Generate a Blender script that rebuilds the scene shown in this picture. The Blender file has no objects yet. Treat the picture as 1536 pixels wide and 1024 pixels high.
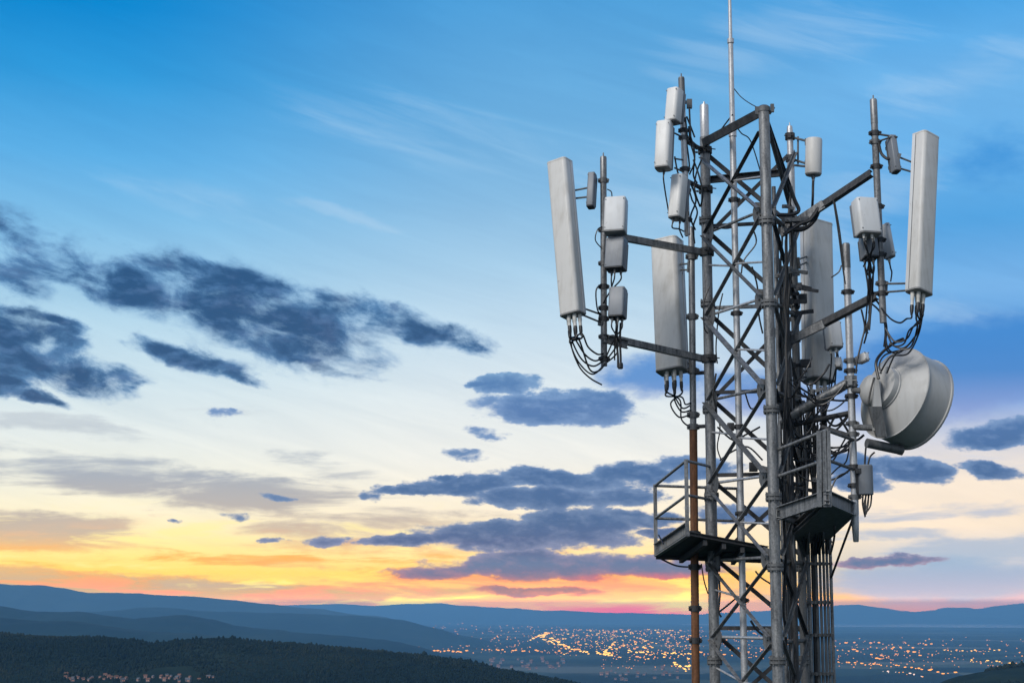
import bpy, bmesh, math, random
from mathutils import Vector, Matrix, noise
from mathutils.bvhtree import BVHTree
random.seed(7)
sc = bpy.context.scene
col = sc.collection
R = math.radians
# ------------------------------------------------------------------ camera
FPX = 2500.0
HORIZON = 918.0
PITCH = math.atan((HORIZON - 512.0) / FPX)
CP, SP = math.cos(PITCH), math.sin(PITCH)

def ray(px, py):
    dx, dy = (px - 768.0) / FPX, (512.0 - py) / FPX
    return Vector((dx, CP - dy * SP, SP + dy * CP))

def P(px, py, Y):
    d = ray(px, py)
    return d * (Y / d.y)

def M(px, Y=24.5):
    """pixels to metres at distance Y"""
    return px * Y / FPX

def azel(px, py):
    d = ray(px, py).normalized()
    return math.degrees(math.atan2(d.x, d.y)), math.degrees(math.asin(d.z))

cam_d = bpy.data.cameras.new('camera')
cam = bpy.data.objects.new('camera', cam_d)
col.objects.link(cam)
cam.rotation_euler = (math.pi / 2 + PITCH, 0, 0)
cam_d.sensor_width = 36.0
cam_d.lens = 36.0 * FPX / 1536.0
cam_d.clip_start = 0.5
cam_d.clip_end = 200000.0
sc.camera = cam
sc.view_settings.view_transform = 'Standard'
sc.view_settings.look = 'None'
sc.view_settings.gamma = 1.0
sc.view_settings.exposure = 0.0
sc.cycles.use_denoising = True
sc.cycles.max_bounces = 6
sc.cycles.volume_bounces = 1
sc.cycles.sample_clamp_indirect = 4.0

def lin(c):
    return tuple(((v / 255) / 12.92 if v / 255 <= 0.04045 else ((v / 255 + 0.055) / 1.055) ** 2.4) for v in c)

# ------------------------------------------------------------------ node helper
class G:
    """tiny wrapper that writes a node tree as expressions"""
    def __init__(self, tree):
        self.t = tree
    def node(self, kind, **kw):
        n = self.t.nodes.new(kind)
        for k, v in kw.items():
            setattr(n, k, v)
        return n
    def put(self, sock, v):
        if isinstance(v, bpy.types.NodeSocket):
            self.t.links.new(v, sock)
        elif v is not None:
            sock.default_value = v
    def math(self, op, a, b=None, c=None, clamp=False):
        n = self.node('ShaderNodeMath', operation=op)
        n.use_clamp = clamp
        for i, v in enumerate((a, b, c)):
            if v is not None:
                self.put(n.inputs[i], v)
        return n.outputs[0]
    def vec(self, x, y, z=0.0):
        n = self.node('ShaderNodeCombineXYZ')
        for i, v in enumerate((x, y, z)):
            self.put(n.inputs[i], v)
        return n.outputs[0]
    def vmath(self, op, a, b=None):
        n = self.node('ShaderNodeVectorMath', operation=op)
        self.put(n.inputs[0], a)
        if b is not None:
            self.put(n.inputs[1], b)
        return n.outputs['Value'] if op in ('LENGTH', 'DOT_PRODUCT') else n.outputs[0]
    def mapping(self, v, loc=(0, 0, 0), rot=(0, 0, 0), scale=(1, 1, 1), kind='POINT'):
        n = self.node('ShaderNodeMapping', vector_type=kind)
        self.put(n.inputs['Vector'], v)
        n.inputs['Location'].default_value = loc
        n.inputs['Rotation'].default_value = rot
        n.inputs['Scale'].default_value = scale
        return n.outputs[0]
    def noise(self, v, scale=1.0, detail=4.0, rough=0.55, dist=0.0, color=False, dim='3D'):
        n = self.node('ShaderNodeTexNoise', noise_dimensions=dim)
        self.put(n.inputs['Vector'], v)
        n.inputs['Scale'].default_value = scale
        n.inputs['Detail'].default_value = detail
        n.inputs['Roughness'].default_value = rough
        n.inputs['Distortion'].default_value = dist
        return n.outputs['Color' if color else 'Fac']
    def ramp(self, f, stops, interp='LINEAR'):
        n = self.node('ShaderNodeValToRGB')
        self.put(n.inputs[0], f)
        cr = n.color_ramp
        cr.interpolation = interp
        while len(cr.elements) < len(stops):
            cr.elements.new(0.5)
        for e, (p, c) in zip(cr.elements, sorted(stops, key=lambda s: s[0])):
            e.position = p
            e.color = (c[0], c[1], c[2], 1.0)
        return n.outputs[0]
    def mix(self, f, a, b):
        n = self.node('ShaderNodeMix', data_type='RGBA')
        self.put(n.inputs[0], f)
        for s, v in ((n.inputs[6], a), (n.inputs[7], b)):
            self.put(s, (v + (1.0,)) if isinstance(v, tuple) and len(v) == 3 else v)
        return n.outputs[2]
    def mulc(self, a, b):
        n = self.node('ShaderNodeMix', data_type='RGBA', blend_type='MULTIPLY')
        n.inputs[0].default_value = 1.0
        for s, v in ((n.inputs[6], a), (n.inputs[7], b)):
            self.put(s, (v + (1.0,)) if isinstance(v, tuple) and len(v) == 3 else v)
        return n.outputs[2]
    def addc(self, a, b, f=1.0):
        n = self.node('ShaderNodeMix', data_type='RGBA', blend_type='ADD')
        self.put(n.inputs[0], f)
        for s, v in ((n.inputs[6], a), (n.inputs[7], b)):
            self.put(s, (v + (1.0,)) if isinstance(v, tuple) and len(v) == 3 else v)
        return n.outputs[2]
    def smooth(self, v, lo, hi, a=0.0, b=1.0):
        n = self.node('ShaderNodeMapRange', interpolation_type='SMOOTHSTEP')
        self.put(n.inputs['Value'], v)
        n.inputs['From Min'].default_value = lo
        n.inputs['From Max'].default_value = hi
        n.inputs['To Min'].default_value = a
        n.inputs['To Max'].default_value = b
        return n.outputs[0]
# ------------------------------------------------------------------ sky (world)
SUN_AZ, SUN_EL = R(-138.0), R(40.0)          # bright part of the evening sky, up behind the viewer
HAZE_D, HAZE_TOP = 1.55e-4, 90.0
HAZE_K = HAZE_D * HAZE_TOP * 57.3 * 1.25
HAZE_RGB = (0.055, 0.14, 0.37)
world = bpy.data.worlds.new('World')
sc.world = world
world.use_nodes = True
wt = world.node_tree
wt.nodes.clear()
g = G(wt)
geo = g.node('ShaderNodeTexCoord').outputs['Generated']
sep = g.node('ShaderNodeSeparateXYZ')
wt.links.new(geo, sep.inputs[0])
dx_, dy_, dz_ = sep.outputs
EL = g.math('MULTIPLY', g.math('ARCSINE', dz_), 57.29578)
AZ = g.math('MULTIPLY', g.math('ARCTAN2', dx_, dy_), 57.29578)
PV = g.vec(AZ, EL, 1.0)
EMAX, EMIN = 60.0, -2.0

def epos(el):
    return (el - EMIN) / (EMAX - EMIN)

ET = g.math('DIVIDE', g.math('SUBTRACT', EL, EMIN), EMAX - EMIN, clamp=True)

def sky_ramp(px, rows, top=(18, 96, 178)):
    st = [(epos(azel(px, y)[1]), lin(c)) for y, c in rows]
    st.append((epos(40.0), lin(top)))
    return g.ramp(ET, st)

left = sky_ramp(120, [(0, (12, 135, 208)), (110, (48, 152, 218)), (230, (92, 174, 230)), (330, (128, 190, 232)),
                      (450, (168, 207, 232)), (560, (203, 224, 235)), (650, (226, 233, 233)), (720, (240, 238, 224)), (770, (250, 237, 205)),
                      (820, (255, 228, 152)), (860, (255, 208, 116)), (890, (252, 186, 98)), (915, (246, 170, 100))])
mid = sky_ramp(768, [(0, (80, 159, 218)), (180, (108, 173, 222)), (300, (136, 187, 226)), (400, (166, 204, 232)), (500, (196, 219, 236)),
                     (600, (222, 231, 236)), (690, (238, 237, 232)), (770, (250, 235, 212)), (830, (255, 226, 168)),
                     (870, (255, 208, 104)), (900, (255, 180, 70)), (918, (252, 140, 66))])
right = sky_ramp(1430, [(0, (76, 163, 228)), (120, (112, 180, 234)), (230, (106, 176, 232)), (330, (84, 162, 224)), (430, (120, 177, 230)), (520, (92, 152, 216)),
                        (600, (128, 164, 220)), (650, (196, 202, 220)), (720, (244, 228, 212)), (790, (246, 226, 206)), (830, (206, 203, 210)),
                        (870, (180, 182, 204)), (905, (206, 164, 184)), (918, (232, 146, 152))], top=(30, 110, 190))
azl, azm, azr = azel(120, 700)[0], azel(820, 700)[0], azel(1430, 700)[0]
base = g.mix(g.smooth(AZ, azl, azm), left, mid)
base = g.mix(g.smooth(AZ, azm + 3.5, azr), base, right)

# afterglow round the point where the sun went down
def blob(pv, cx, cy, rx, ry, ang=0.0, w=1.0):
    """w * (1 - r^2) of a turned ellipse in azimuth / elevation; the vector carries 1 as its third entry"""
    a, e = azel(cx, cy)
    k = 180 / math.pi / FPX
    ct, st = math.cos(R(-ang)), math.sin(R(-ang))
    A = (ct / (rx * k), st / (rx * k)); A = (A[0], A[1], -(A[0] * a + A[1] * e))
    B = (-st / (ry * k), ct / (ry * k)); B = (B[0], B[1], -(B[0] * a + B[1] * e))
    p = g.vmath('DOT_PRODUCT', pv, A)
    p2 = g.math('MULTIPLY', p, p)
    q = g.vmath('DOT_PRODUCT', pv, B)
    r2 = g.math('MULTIPLY_ADD', q, q, p2)
    return g.math('MULTIPLY_ADD', r2, -w, w)

def field(pv, blobs, soft=0.25, grow=1.0):
    acc = None
    for b in blobs:
        v = blob(pv, b[0], b[1], b[2] * grow, b[3] * grow, *b[4:])
        acc = v if acc is None else g.math('SMOOTH_MAX', acc, v, soft)
    return acc

glow = g.smooth(field(PV, [(900, 896, 430, 62)]), 0.0, 1.0)
base = g.mix(g.math('MULTIPLY', glow, 0.97), base, lin((255, 184, 36)))
core = g.smooth(field(PV, [(930, 921, 150, 18)]), 0.0, 1.0)
base = g.mix(core, base, lin((255, 104, 44)))

base0 = base
# warped coordinates for the clouds
wn = g.noise(g.mapping(PV, scale=(0.55, 1.0, 1.0)), 0.9, 7, 0.62, color=True)
wv = g.vmath('SUBTRACT', wn, (0.5, 0.5, 0.5))
PW = g.vmath('ADD', PV, g.vmath('MULTIPLY', wv, (2.2, 0.8, 0.0)))
# streaked coordinates (wind from the left, streaks sink to the right)
PS = g.mapping(PV, rot=(0, 0, R(16)), scale=(1, 1, 1))
nf = g.noise(g.mapping(PS, scale=(0.55, 1.1, 1.0)), 0.85, 9, 0.60, dist=0.25)
nb = g.noise(g.mapping(PV, scale=(0.6, 1.3, 1.0)), 1.5, 9, 0.60)
nfine = g.noise(g.mapping(PV, scale=(0.22, 1.5, 1.0)), 1.0, 6, 0.6, dist=0.4)

nup = g.noise(g.mapping(PV, loc=(0.0, 0.36, 0.0), scale=(0.6, 1.3, 1.0)), 1.5, 6, 0.60)
lit = g.math('MULTIPLY', g.math('SUBTRACT', nb, nup), 3.2, clamp=True)
fib = g.noise(g.mapping(PS, scale=(0.13, 1.1, 1.0)), 1.0, 8, 0.62, dist=0.7)
low = g.noise(g.mapping(PV, loc=(3.1, 7.7, 0.0), scale=(0.5, 0.8, 1.0)), 0.8, 2, 0.5)
# faint fibres all over the middle and upper sky
fibs = g.math('MULTIPLY_ADD', g.math('SUBTRACT', fib, 0.5), 0.30, 1.0)
base = g.mulc(base, g.vec(fibs, g.math('POWER', fibs, 0.8), g.math('POWER', fibs, 0.55)))

# thin veils
veil = field(PW, [(60, 700, 250, 34, 6, .8), (280, 735, 230, 30, 6, .9), (60, 790, 210, 26, 4, 1), (330, 622, 90, 16, 3, .7),
                  (440, 790, 130, 22, -3, .7), (620, 775, 150, 30, 3, .5), (470, 700, 120, 20, 4, .5), (60, 872, 380, 26, 4, 1.9), (360, 886, 360, 18, 3, 1.6), (240, 725, 330, 40, 6, 1.2), (40, 795, 220, 34, 5, 1.4), (90, 640, 160, 16, 5, .8), (540, 790, 160, 26, -4, .9),
                  (560, 822, 240, 18, 0, .9), (430, 845, 130, 10, 3, .8), (700, 885, 180, 8, 0, .9), (1110, 890, 100, 10, 0, .8), (1420, 765, 190, 16, -3, .9), (1340, 800, 140, 12, 0, .7), (1460, 828, 180, 22, -6, 1.0), (1380, 872, 220, 26, 0, 1.1), (1420, 690, 150, 14, 4, .5)], 0.3)
vm = g.smooth(g.math('ADD', veil, g.math('MULTIPLY', g.math('SUBTRACT', nfine, 0.5), 3.8)), 0.0, 1.1)
ve = [(560, (205, 218, 228)), (640, (196, 205, 213)), (710, (160, 168, 184)), (760, (180, 172, 172)), (800, (196, 176, 164)),
      (835, (248, 186, 116)), (856, (212, 172, 138)), (878, (180, 160, 158)), (905, (206, 156, 134))]
vcol = g.ramp(ET, [(epos(azel(300, y)[1]), lin(c)) for y, c in ve])
vr = g.ramp(ET, [(epos(azel(1400, y)[1]), lin(c)) for y, c in [(680, (206, 210, 226)), (770, (188, 192, 208)), (830, (172, 184, 206)), (890, (160, 172, 202)), (910, (190, 160, 184))]])
vcol = g.mix(g.smooth(AZ, 7.0, 10.5), vcol, vr)
base = g.mix(g.math('MULTIPLY', vm, 0.92), base, vcol)
# thin orange bars through the glow
bars = g.smooth(nfine, 0.49, 0.64)
barm = g.math('MULTIPLY', bars, g.math('MULTIPLY', g.smooth(EL, azel(768, 765)[1], azel(768, 845)[1]), g.smooth(AZ, 8.5, 5.5)))
base = g.mix(g.math('MULTIPLY', barm, 0.85), base, g.ramp(ET, [(epos(azel(700, y)[1]), lin(c)) for y, c in [(770, (246, 206, 178)), (820, (252, 182, 112)), (870, (252, 158, 72)), (905, (250, 138, 62))]]))
pale = g.smooth(nfine, 0.46, 0.34)
base = g.mix(g.math('MULTIPLY', g.math('MULTIPLY', pale, g.smooth(EL, azel(768, 740)[1], azel(768, 820)[1])), g.smooth(AZ, 8.5, 5.5, 0.0, 0.75)), base, lin((255, 236, 160)))
# high cirrus wisps
cir = g.smooth(g.math('ADD', g.math('MULTIPLY', g.math('SUBTRACT', fib, 0.5), 3.0), field(PW, [(520, 325, 110, 12, 14, 1), (300, 300, 200, 30, 10, .6), (1180, 60, 260, 60, -8, .8), (1440, 470, 120, 22, 10, 1), (1180, 340, 200, 60, 0, .5), (620, 200, 240, 60, 10, .5), (1290, 300, 160, 60, -20, .9), (1440, 120, 160, 50, -15, .9), (1000, 300, 200, 70, 10, .6)])), 0.0, 1.5)
base = g.mix(g.math('MULTIPLY', cir, 0.34), base, lin((186, 212, 236)))
# diffuse blue banks at the right of the picture
bank = g.smooth(g.math('ADD', field(PW, [(1440, 550, 230, 85, -6, 1.1), (1120, 590, 130, 40, 5, .8), (985, 565, 100, 40, 0, .9), (1490, 240, 90, 60, 0, .5), (1400, 868, 220, 34, 0, .9)]),
                       g.math('MULTIPLY', g.math('SUBTRACT', nb, 0.5), 0.9)), 0.0, 0.8)
bcol = g.ramp(ET, [(epos(azel(1400, y)[1]), lin(c)) for y, c in [(200, (66, 150, 220)), (500, (68, 136, 208)), (560, (78, 136, 204)), (620, (140, 160, 212)), (840, (150, 174, 205)), (890, (176, 170, 198))]])
base = g.mix(g.math('MULTIPLY', bank, 0.9), base, bcol)

# dark cumulus: streaky group at the left ...
cl_left = [(370, 470, 190, 52, 14), (190, 425, 95, 28, 15), (330, 425, 95, 28, 14), (450, 487, 115, 36, 12), (550, 470, 70, 22, 12), (645, 498, 75, 18, 15),
           (695, 512, 36, 9, 15), (290, 538, 80, 15, 12), (350, 556, 48, 9, 20), (215, 455, 60, 18, 10), (22, 352, 66, 22, 16, .42), (70, 398, 42, 13, 20, .42),
           (20, 500, 75, 30, 8), (45, 545, 80, 26, 5), (80, 500, 48, 15, 15), (140, 571, 68, 22, 4), (197, 578, 20, 8, 0), (5, 577, 35, 13, 0),
           (60, 598, 46, 8, 10), (55, 476, 46, 9, 10), (25, 415, 46, 18, 20, .45), (470, 545, 60, 10, 14)]
fl = field(PW, cl_left, 0.42, 1.36)
fln = g.math('ADD', fl, g.math('MULTIPLY', g.math('SUBTRACT', nf, 0.50), 3.4))
ml = g.math('MULTIPLY', g.smooth(g.math('DIVIDE', g.math('ADD', fln, 0.2), g.math('MULTIPLY_ADD', low, 1.9, 0.25)), 0.0, 0.9), 1.0)
dl = g.smooth(fln, 0.1, 1.2)
lcol = g.mix(dl, lin((96, 146, 196)), lin((36, 78, 126)))
lcol = g.mix(g.math('MULTIPLY', lit, 0.6), lcol, lin((88, 134, 186)))
lcol = g.mix(g.smooth(nb, 0.45, 0.75, 0, 0.35), lcol, lin((88, 108, 150)))
sky = g.mix(g.math('MULTIPLY', ml, 0.96), base, lcol)
# ... and flat-bottomed heaps in the middle and at the right
cl_mid = [(755, 576, 52, 18, -5), (715, 578, 24, 6, 0), (835, 612, 125, 26, 2), (900, 602, 60, 18, 8), (715, 647, 36, 11, 8, .45), (697, 683, 32, 8, 8, .45), (545, 744, 21, 8, 8, .45), (650, 731, 105, 9, -4),
          (665, 718, 24, 7), (700, 726, 90, 15, -2), (840, 717, 100, 16, 2), (950, 711, 64, 18, 2), (820, 748, 118, 17, 1), (950, 745, 56, 17, 3), (870, 788, 96, 26, 2), (705, 753, 22, 6,0, .45), (790, 804, 170, 20, 1),
          (740, 796, 70, 16, -6), (625, 808, 95, 9, -5), (965, 776, 60, 13, 5), (800, 850, 170, 20, 0), (800, 836, 70, 14, 2), (690, 855, 125, 12, -3), (960, 851, 150, 14, 0),
          (800, 884, 105, 6, 0), (1000, 800, 50, 8, 4), (1370, 705, 60, 20, 5), (1495, 650, 75, 17, -5), (1487, 706, 46, 15, 8), (1330, 843, 74, 8, 0), (1050, 700, 60, 18, 0), (1290, 720, 50, 14, 8),
          (345, 775, 24, 5, 8, .45), (270, 781, 11, 4, 10, .45), (492, 813, 30, 8, 0, .45), (420, 745, 20, 4, 6, .4), (335, 620, 30, 6, 4, .45), (412, 812, 20, 4, 0, .45), (1280, 700, 60, 18, 6), (1100, 770, 60, 16, 3)]
fm = field(PW, cl_mid, 0.15, 1.12)
fmn = g.math('ADD', fm, g.math('MULTIPLY', g.math('SUBTRACT', nb, 0.5), 2.1))
mm = g.smooth(g.math('DIVIDE', g.math('ADD', fmn, 0.06), g.math('MULTIPLY_ADD', low, 1.3, 0.02)), 0.0, 0.75)
dm = g.smooth(fmn, 0.1, 0.9)
core_c = g.ramp(ET, [(epos(azel(800, y)[1]), lin(c)) for y, c in [(540, (82, 128, 180)), (610, (84, 122, 176)), (700, (66, 104, 156)), (780, (68, 100, 150)), (820, (82, 100, 148)), (845, (96, 116, 160)), (866, (116, 112, 152)), (890, (158, 122, 144))]])
edge_c = g.ramp(ET, [(epos(azel(800, y)[1]), lin(c)) for y, c in [(540, (124, 166, 206)), (610, (130, 160, 204)), (700, (116, 146, 190)), (780, (122, 142, 180)), (830, (140, 144, 180)), (866, (180, 124, 146)), (890, (214, 140, 132))]])
ccol = g.mix(dm, edge_c, core_c)
ccol = g.mix(g.math('MULTIPLY', lit, 0.75), ccol, edge_c)
pink = g.smooth(field(PV, [(975, 872, 170, 16)]), 0.0, 0.9)
ccol = g.mix(g.math('MULTIPLY', pink, g.smooth(nb, 0.3, 0.65, 0.85, 0.25)), ccol, lin((222, 96, 128)))
sky = g.mix(g.math('MULTIPLY', mm, 0.97), sky, ccol)

# the half of the sky behind the viewer: pale, even evening light
back = g.ramp(ET, [(0.0, lin((150, 165, 190))), (epos(4), lin((190, 196, 206))), (epos(20), lin((214, 220, 228))), (epos(50), lin((150, 185, 222)))])
nish = g.node('ShaderNodeTexSky', sky_type='NISHITA')
nish.sun_disc = False
nish.sun_elevation = SUN_EL
nish.sun_rotation = SUN_AZ
nish.altitude = 300
nsky = g.vmath('SCALE', nish.outputs[0])
nsky.node.inputs['Scale'].default_value = 0.08
back = g.mix(0.35, back, nsky)
AAZ = g.math('ABSOLUTE', AZ)
below = g.smooth(EL, -0.6, -3.0)
GROUND = lin((40, 60, 84))
plain = g.mix(below, g.mix(g.smooth(AAZ, 28.0, 75.0), base0, back), GROUND)
win = g.math('MULTIPLY', g.smooth(AAZ, 36.0, 28.0), g.smooth(EL, 36.0, 27.0))
front = g.mix(win, base0, sky)
# the low sky is seen through kilometres of valley air: it is brighter by what that air takes away
TAU = g.math('DIVIDE', HAZE_K, g.math('MAXIMUM', EL, 0.3))
TR = g.math('MAXIMUM', g.math('EXPONENT', g.math('MULTIPLY', TAU, -1.0)), 0.12)
INS = g.math('SUBTRACT', 1.0, TR)
add = g.vmath('SCALE', HAZE_RGB)
g.put(add.node.inputs['Scale'], INS)
inv = g.vmath('SCALE', g.vmath('MAXIMUM', g.vmath('SUBTRACT', front, add), (0.0, 0.0, 0.0)))
g.put(inv.node.inputs['Scale'], g.math('DIVIDE', 1.0, TR))
front = g.mix(below, inv, GROUND)
bgp = g.node('ShaderNodeBackground')
wt.links.new(plain, bgp.inputs['Color'])
bgf = g.node('ShaderNodeBackground')
wt.links.new(front, bgf.inputs['Color'])
# the cloud nodes only run for directions inside the cloudy part of the sky
sel = g.math('MULTIPLY', g.math('LESS_THAN', AAZ, 36.0), g.math('LESS_THAN', EL, 36.0))
mxs = g.node('ShaderNodeMixShader')
wt.links.new(sel, mxs.inputs[0])
wt.links.new(bgp.outputs[0], mxs.inputs[1])
wt.links.new(bgf.outputs[0], mxs.inputs[2])
wo = g.node('ShaderNodeOutputWorld')
wt.links.new(mxs.outputs[0], wo.inputs['Surface'])
world.cycles.sampling_method = 'MANUAL'
world.cycles.sample_map_resolution = 1024

sun_d = bpy.data.lights.new('sun', 'SUN')
sun_d.energy = 2.4
sun_d.angle = R(22)
sun_d.color = (1.0, 0.95, 0.88)
sun = bpy.data.objects.new('sun', sun_d)
col.objects.link(sun)
sdir = Vector((math.sin(SUN_AZ) * math.cos(SUN_EL), math.cos(SUN_AZ) * math.cos(SUN_EL), math.sin(SUN_EL)))
sun.rotation_euler = sdir.to_track_quat('Z', 'Y').to_euler()
# ------------------------------------------------------------------ mesh helpers
def tag(o, label=None, cat=None, group=None, kind=None):
    if label: o['label'] = label
    if cat: o['category'] = cat
    if group: o['group'] = group
    if kind: o['kind'] = kind
    return o

def link_mesh(name, verts, faces, mats, parent=None, smooth=True, sharp=40, idx=None):
    me = bpy.data.meshes.new(name)
    me.from_pydata([tuple(v) for v in verts], [], faces)
    for m in (mats if isinstance(mats, (list, tuple)) else [mats]):
        me.materials.append(m)
    if idx:
        me.polygons.foreach_set('material_index', idx)
    if smooth:
        me.polygons.foreach_set('use_smooth', [True] * len(me.polygons))
        if sharp:
            me.set_sharp_from_angle(angle=R(sharp))
    me.update()
    o = bpy.data.objects.new(name, me)
    col.objects.link(o)
    if parent is not None:
        o.parent = parent
        o.matrix_parent_inverse = Matrix.Translation(-parent.location)
    return o

def material(name):
    m = bpy.data.materials.new(name)
    m.use_nodes = True
    t = m.node_tree
    t.nodes.clear()
    gg = G(t)
    b = gg.node('ShaderNodeBsdfPrincipled')
    o = gg.node('ShaderNodeOutputMaterial')
    t.links.new(b.outputs[0], o.inputs['Surface'])
    return m, gg, b

def bump(gg, b, h, strength=0.3, dist=0.01):
    n = gg.node('ShaderNodeBump')
    gg.put(n.inputs['Height'], h)
    n.inputs['Strength'].default_value = strength
    n.inputs['Distance'].default_value = dist
    gg.t.links.new(n.outputs[0], b.inputs['Normal'])

# ------------------------------------------------------------------ land
VALLEY = -80.0

def smoothstep(a, b, x):
    t = min(1.0, max(0.0, (x - a) / (b - a)))
    return t * t * (3 - 2 * t)

def fbm(x, y, s, o=4):
    return noise.fractal(Vector((x * s, y * s, 3.7)), 0.9, 2.1, o)

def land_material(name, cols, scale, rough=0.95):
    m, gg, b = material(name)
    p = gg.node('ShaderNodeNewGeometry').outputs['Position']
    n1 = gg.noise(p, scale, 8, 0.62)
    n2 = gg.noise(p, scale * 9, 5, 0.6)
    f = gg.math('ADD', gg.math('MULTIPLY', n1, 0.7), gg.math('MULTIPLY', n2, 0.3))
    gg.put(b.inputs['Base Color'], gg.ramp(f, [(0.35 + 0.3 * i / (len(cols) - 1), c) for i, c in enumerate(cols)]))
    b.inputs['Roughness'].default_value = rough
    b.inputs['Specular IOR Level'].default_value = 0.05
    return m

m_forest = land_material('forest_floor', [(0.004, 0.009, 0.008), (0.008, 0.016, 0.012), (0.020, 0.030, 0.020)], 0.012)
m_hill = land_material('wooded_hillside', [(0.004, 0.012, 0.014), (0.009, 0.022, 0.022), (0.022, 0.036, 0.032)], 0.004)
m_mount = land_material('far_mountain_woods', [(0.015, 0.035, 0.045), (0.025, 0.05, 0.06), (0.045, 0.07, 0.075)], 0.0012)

# the valley plain: fields, woods and dark hedged ground
m_plain, gg, b = material('valley_fields')
pp = gg.node('ShaderNodeNewGeometry').outputs['Position']
pw = gg.vmath('ADD', pp, gg.vmath('SCALE', gg.noise(pp, 0.0016, 4, 0.6, color=True)))
pw.node.inputs[1].links[0].from_node.inputs['Scale'].default_value = 500.0
vor = gg.node('ShaderNodeTexVoronoi', feature='F1')
gg.put(vor.inputs['Vector'], pw)
vor.inputs['Scale'].default_value = 0.0042
cell = gg.node('ShaderNodeSeparateColor')
gg.t.links.new(vor.outputs['Color'], cell.inputs[0])
fieldc = gg.ramp(cell.outputs[0], [(0.0, (0.005, 0.013, 0.014)), (0.4, (0.009, 0.020, 0.019)), (0.6, (0.022, 0.040, 0.030)), (0.8, (0.055, 0.072, 0.055)), (1.0, (0.10, 0.105, 0.09))])
woods = gg.smooth(gg.noise(pp, 0.0009, 7, 0.6), 0.46, 0.56)
gg.put(b.inputs['Base Color'], gg.mix(woods, fieldc, (0.006, 0.014, 0.013)))
b.inputs['Roughness'].default_value = 0.95
b.inputs['Specular IOR Level'].default_value = 0.05

# one ground sheet: the hilltop under the viewer and the tower, falling to the plain and on to the horizon
def ground_z(x, y):
    r = math.hypot(x, y)
    t = smoothstep(3.0, 620.0, r)
    z = -1.7 - 0.11 * max(0.0, min(r, 60.0) - 4.0) * (1 - t)
    z = z * (1 - t) + VALLEY * t
    z += fbm(x, y, 0.02, 4) * 0.6 * smoothstep(30, 200, r) * (1 - smoothstep(700, 3000, r) * 0.5)
    return z + (fbm(x, y, 0.0012, 5) * 2.2 * smoothstep(900, 4000, r) if r > 900 else 0.0)

vs, fs = [(0, 0, -1.7)], []
radii = [2.0 * 1.072 ** i for i in range(150)]
radii = [r for r in radii if r < 16000] + [16500, 24000, 60000]
NA = 220
for r in radii:
    for k in range(NA):
        a = 2 * math.pi * k / NA
        x, y = r * math.sin(a), r * math.cos(a)
        vs.append((x, y, ground_z(x, y) if r < 40000 else VALLEY))
for k in range(NA):
    fs.append((0, 1 + (k + 1) % NA, 1 + k))
for i in range(len(radii) - 1):
    for k in range(NA):
        k2 = (k + 1) % NA
        fs.append((1 + i * NA + k, 1 + i * NA + k2, 1 + (i + 1) * NA + k2, 1 + (i + 1) * NA + k))
fs = [f[::-1] for f in fs]
tag(link_mesh('ground', vs, fs, m_plain, sharp=None), kind='structure')

def interp(pts, x):
    if x <= pts[0][0]: return pts[0][1]
    for (x0, y0), (x1, y1) in zip(pts, pts[1:]):
        if x <= x1:
            t = (x - x0) / (x1 - x0)
            t = t * t * (3 - 2 * t) * 0.5 + t * 0.5
            return y0 + (y1 - y0) * t
    return pts[-1][1]

def ridge(name, crest, Y, fore, aft, m, rough, nscale, nu=420, nf=44, na=12, skew=0.0):
    """a real ridge: crest heights along x, falling off towards the viewer (fore) and away (aft)"""
    x0, x1 = crest[0][0], crest[-1][0]
    vs, fs = [], []
    for i in range(nu + 1):
        px = x0 + (x1 - x0) * i / nu
        py = interp(crest, px)
        end = smoothstep(0, 0.06, i / nu) * smoothstep(0, 0.06, 1 - i / nu)
        top = P(px, py, Y)
        for j in range(nf + na + 1):
            if j <= nf:
                t = 1 - j / nf
                y = Y - fore * t
                h = 0.5 + 0.5 * math.cos(math.pi * t)
            else:
                t = (j - nf) / na
                y = Y + aft * t
                h = 0.5 + 0.5 * math.cos(math.pi * t)
            x = top.x * (1 + skew * (y - Y) / Y)
            amp = rough * (1.0 if t > 0.06 else 0.5 + 0.5 * t / 0.06)
            n = fbm(x, y, nscale, 6) * amp * (0.35 + 0.65 * h) + abs(fbm(x + 900, y, nscale * 0.35, 3)) * -amp * 2.2 * smoothstep(0.03, 0.4, t)
            z = VALLEY - 12 + (top.z - VALLEY + 12) * h * (0.15 + 0.85 * end) + n
            vs.append((x, y, z))
    w = nf + na + 1
    for i in range(nu):
        for j in range(nf + na):
            fs.append((i * w + j, (i + 1) * w + j, (i + 1) * w + j + 1, i * w + j + 1))
    o = link_mesh(name, vs, fs, m, sharp=None)
    tag(o, kind='structure')
    return o, vs, fs

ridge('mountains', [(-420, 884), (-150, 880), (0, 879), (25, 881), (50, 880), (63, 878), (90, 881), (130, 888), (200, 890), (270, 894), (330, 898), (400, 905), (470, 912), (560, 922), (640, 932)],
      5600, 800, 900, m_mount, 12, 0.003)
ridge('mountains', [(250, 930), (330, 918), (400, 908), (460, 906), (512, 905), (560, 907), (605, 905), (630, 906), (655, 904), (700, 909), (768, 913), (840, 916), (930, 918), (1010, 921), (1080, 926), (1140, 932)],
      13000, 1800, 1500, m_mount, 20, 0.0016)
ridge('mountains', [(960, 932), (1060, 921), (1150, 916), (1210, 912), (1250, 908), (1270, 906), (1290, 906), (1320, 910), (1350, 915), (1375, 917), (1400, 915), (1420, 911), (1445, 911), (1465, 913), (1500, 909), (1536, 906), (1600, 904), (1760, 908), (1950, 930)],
      12800, 1600, 1500, m_mount, 20, 0.0016)
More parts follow.
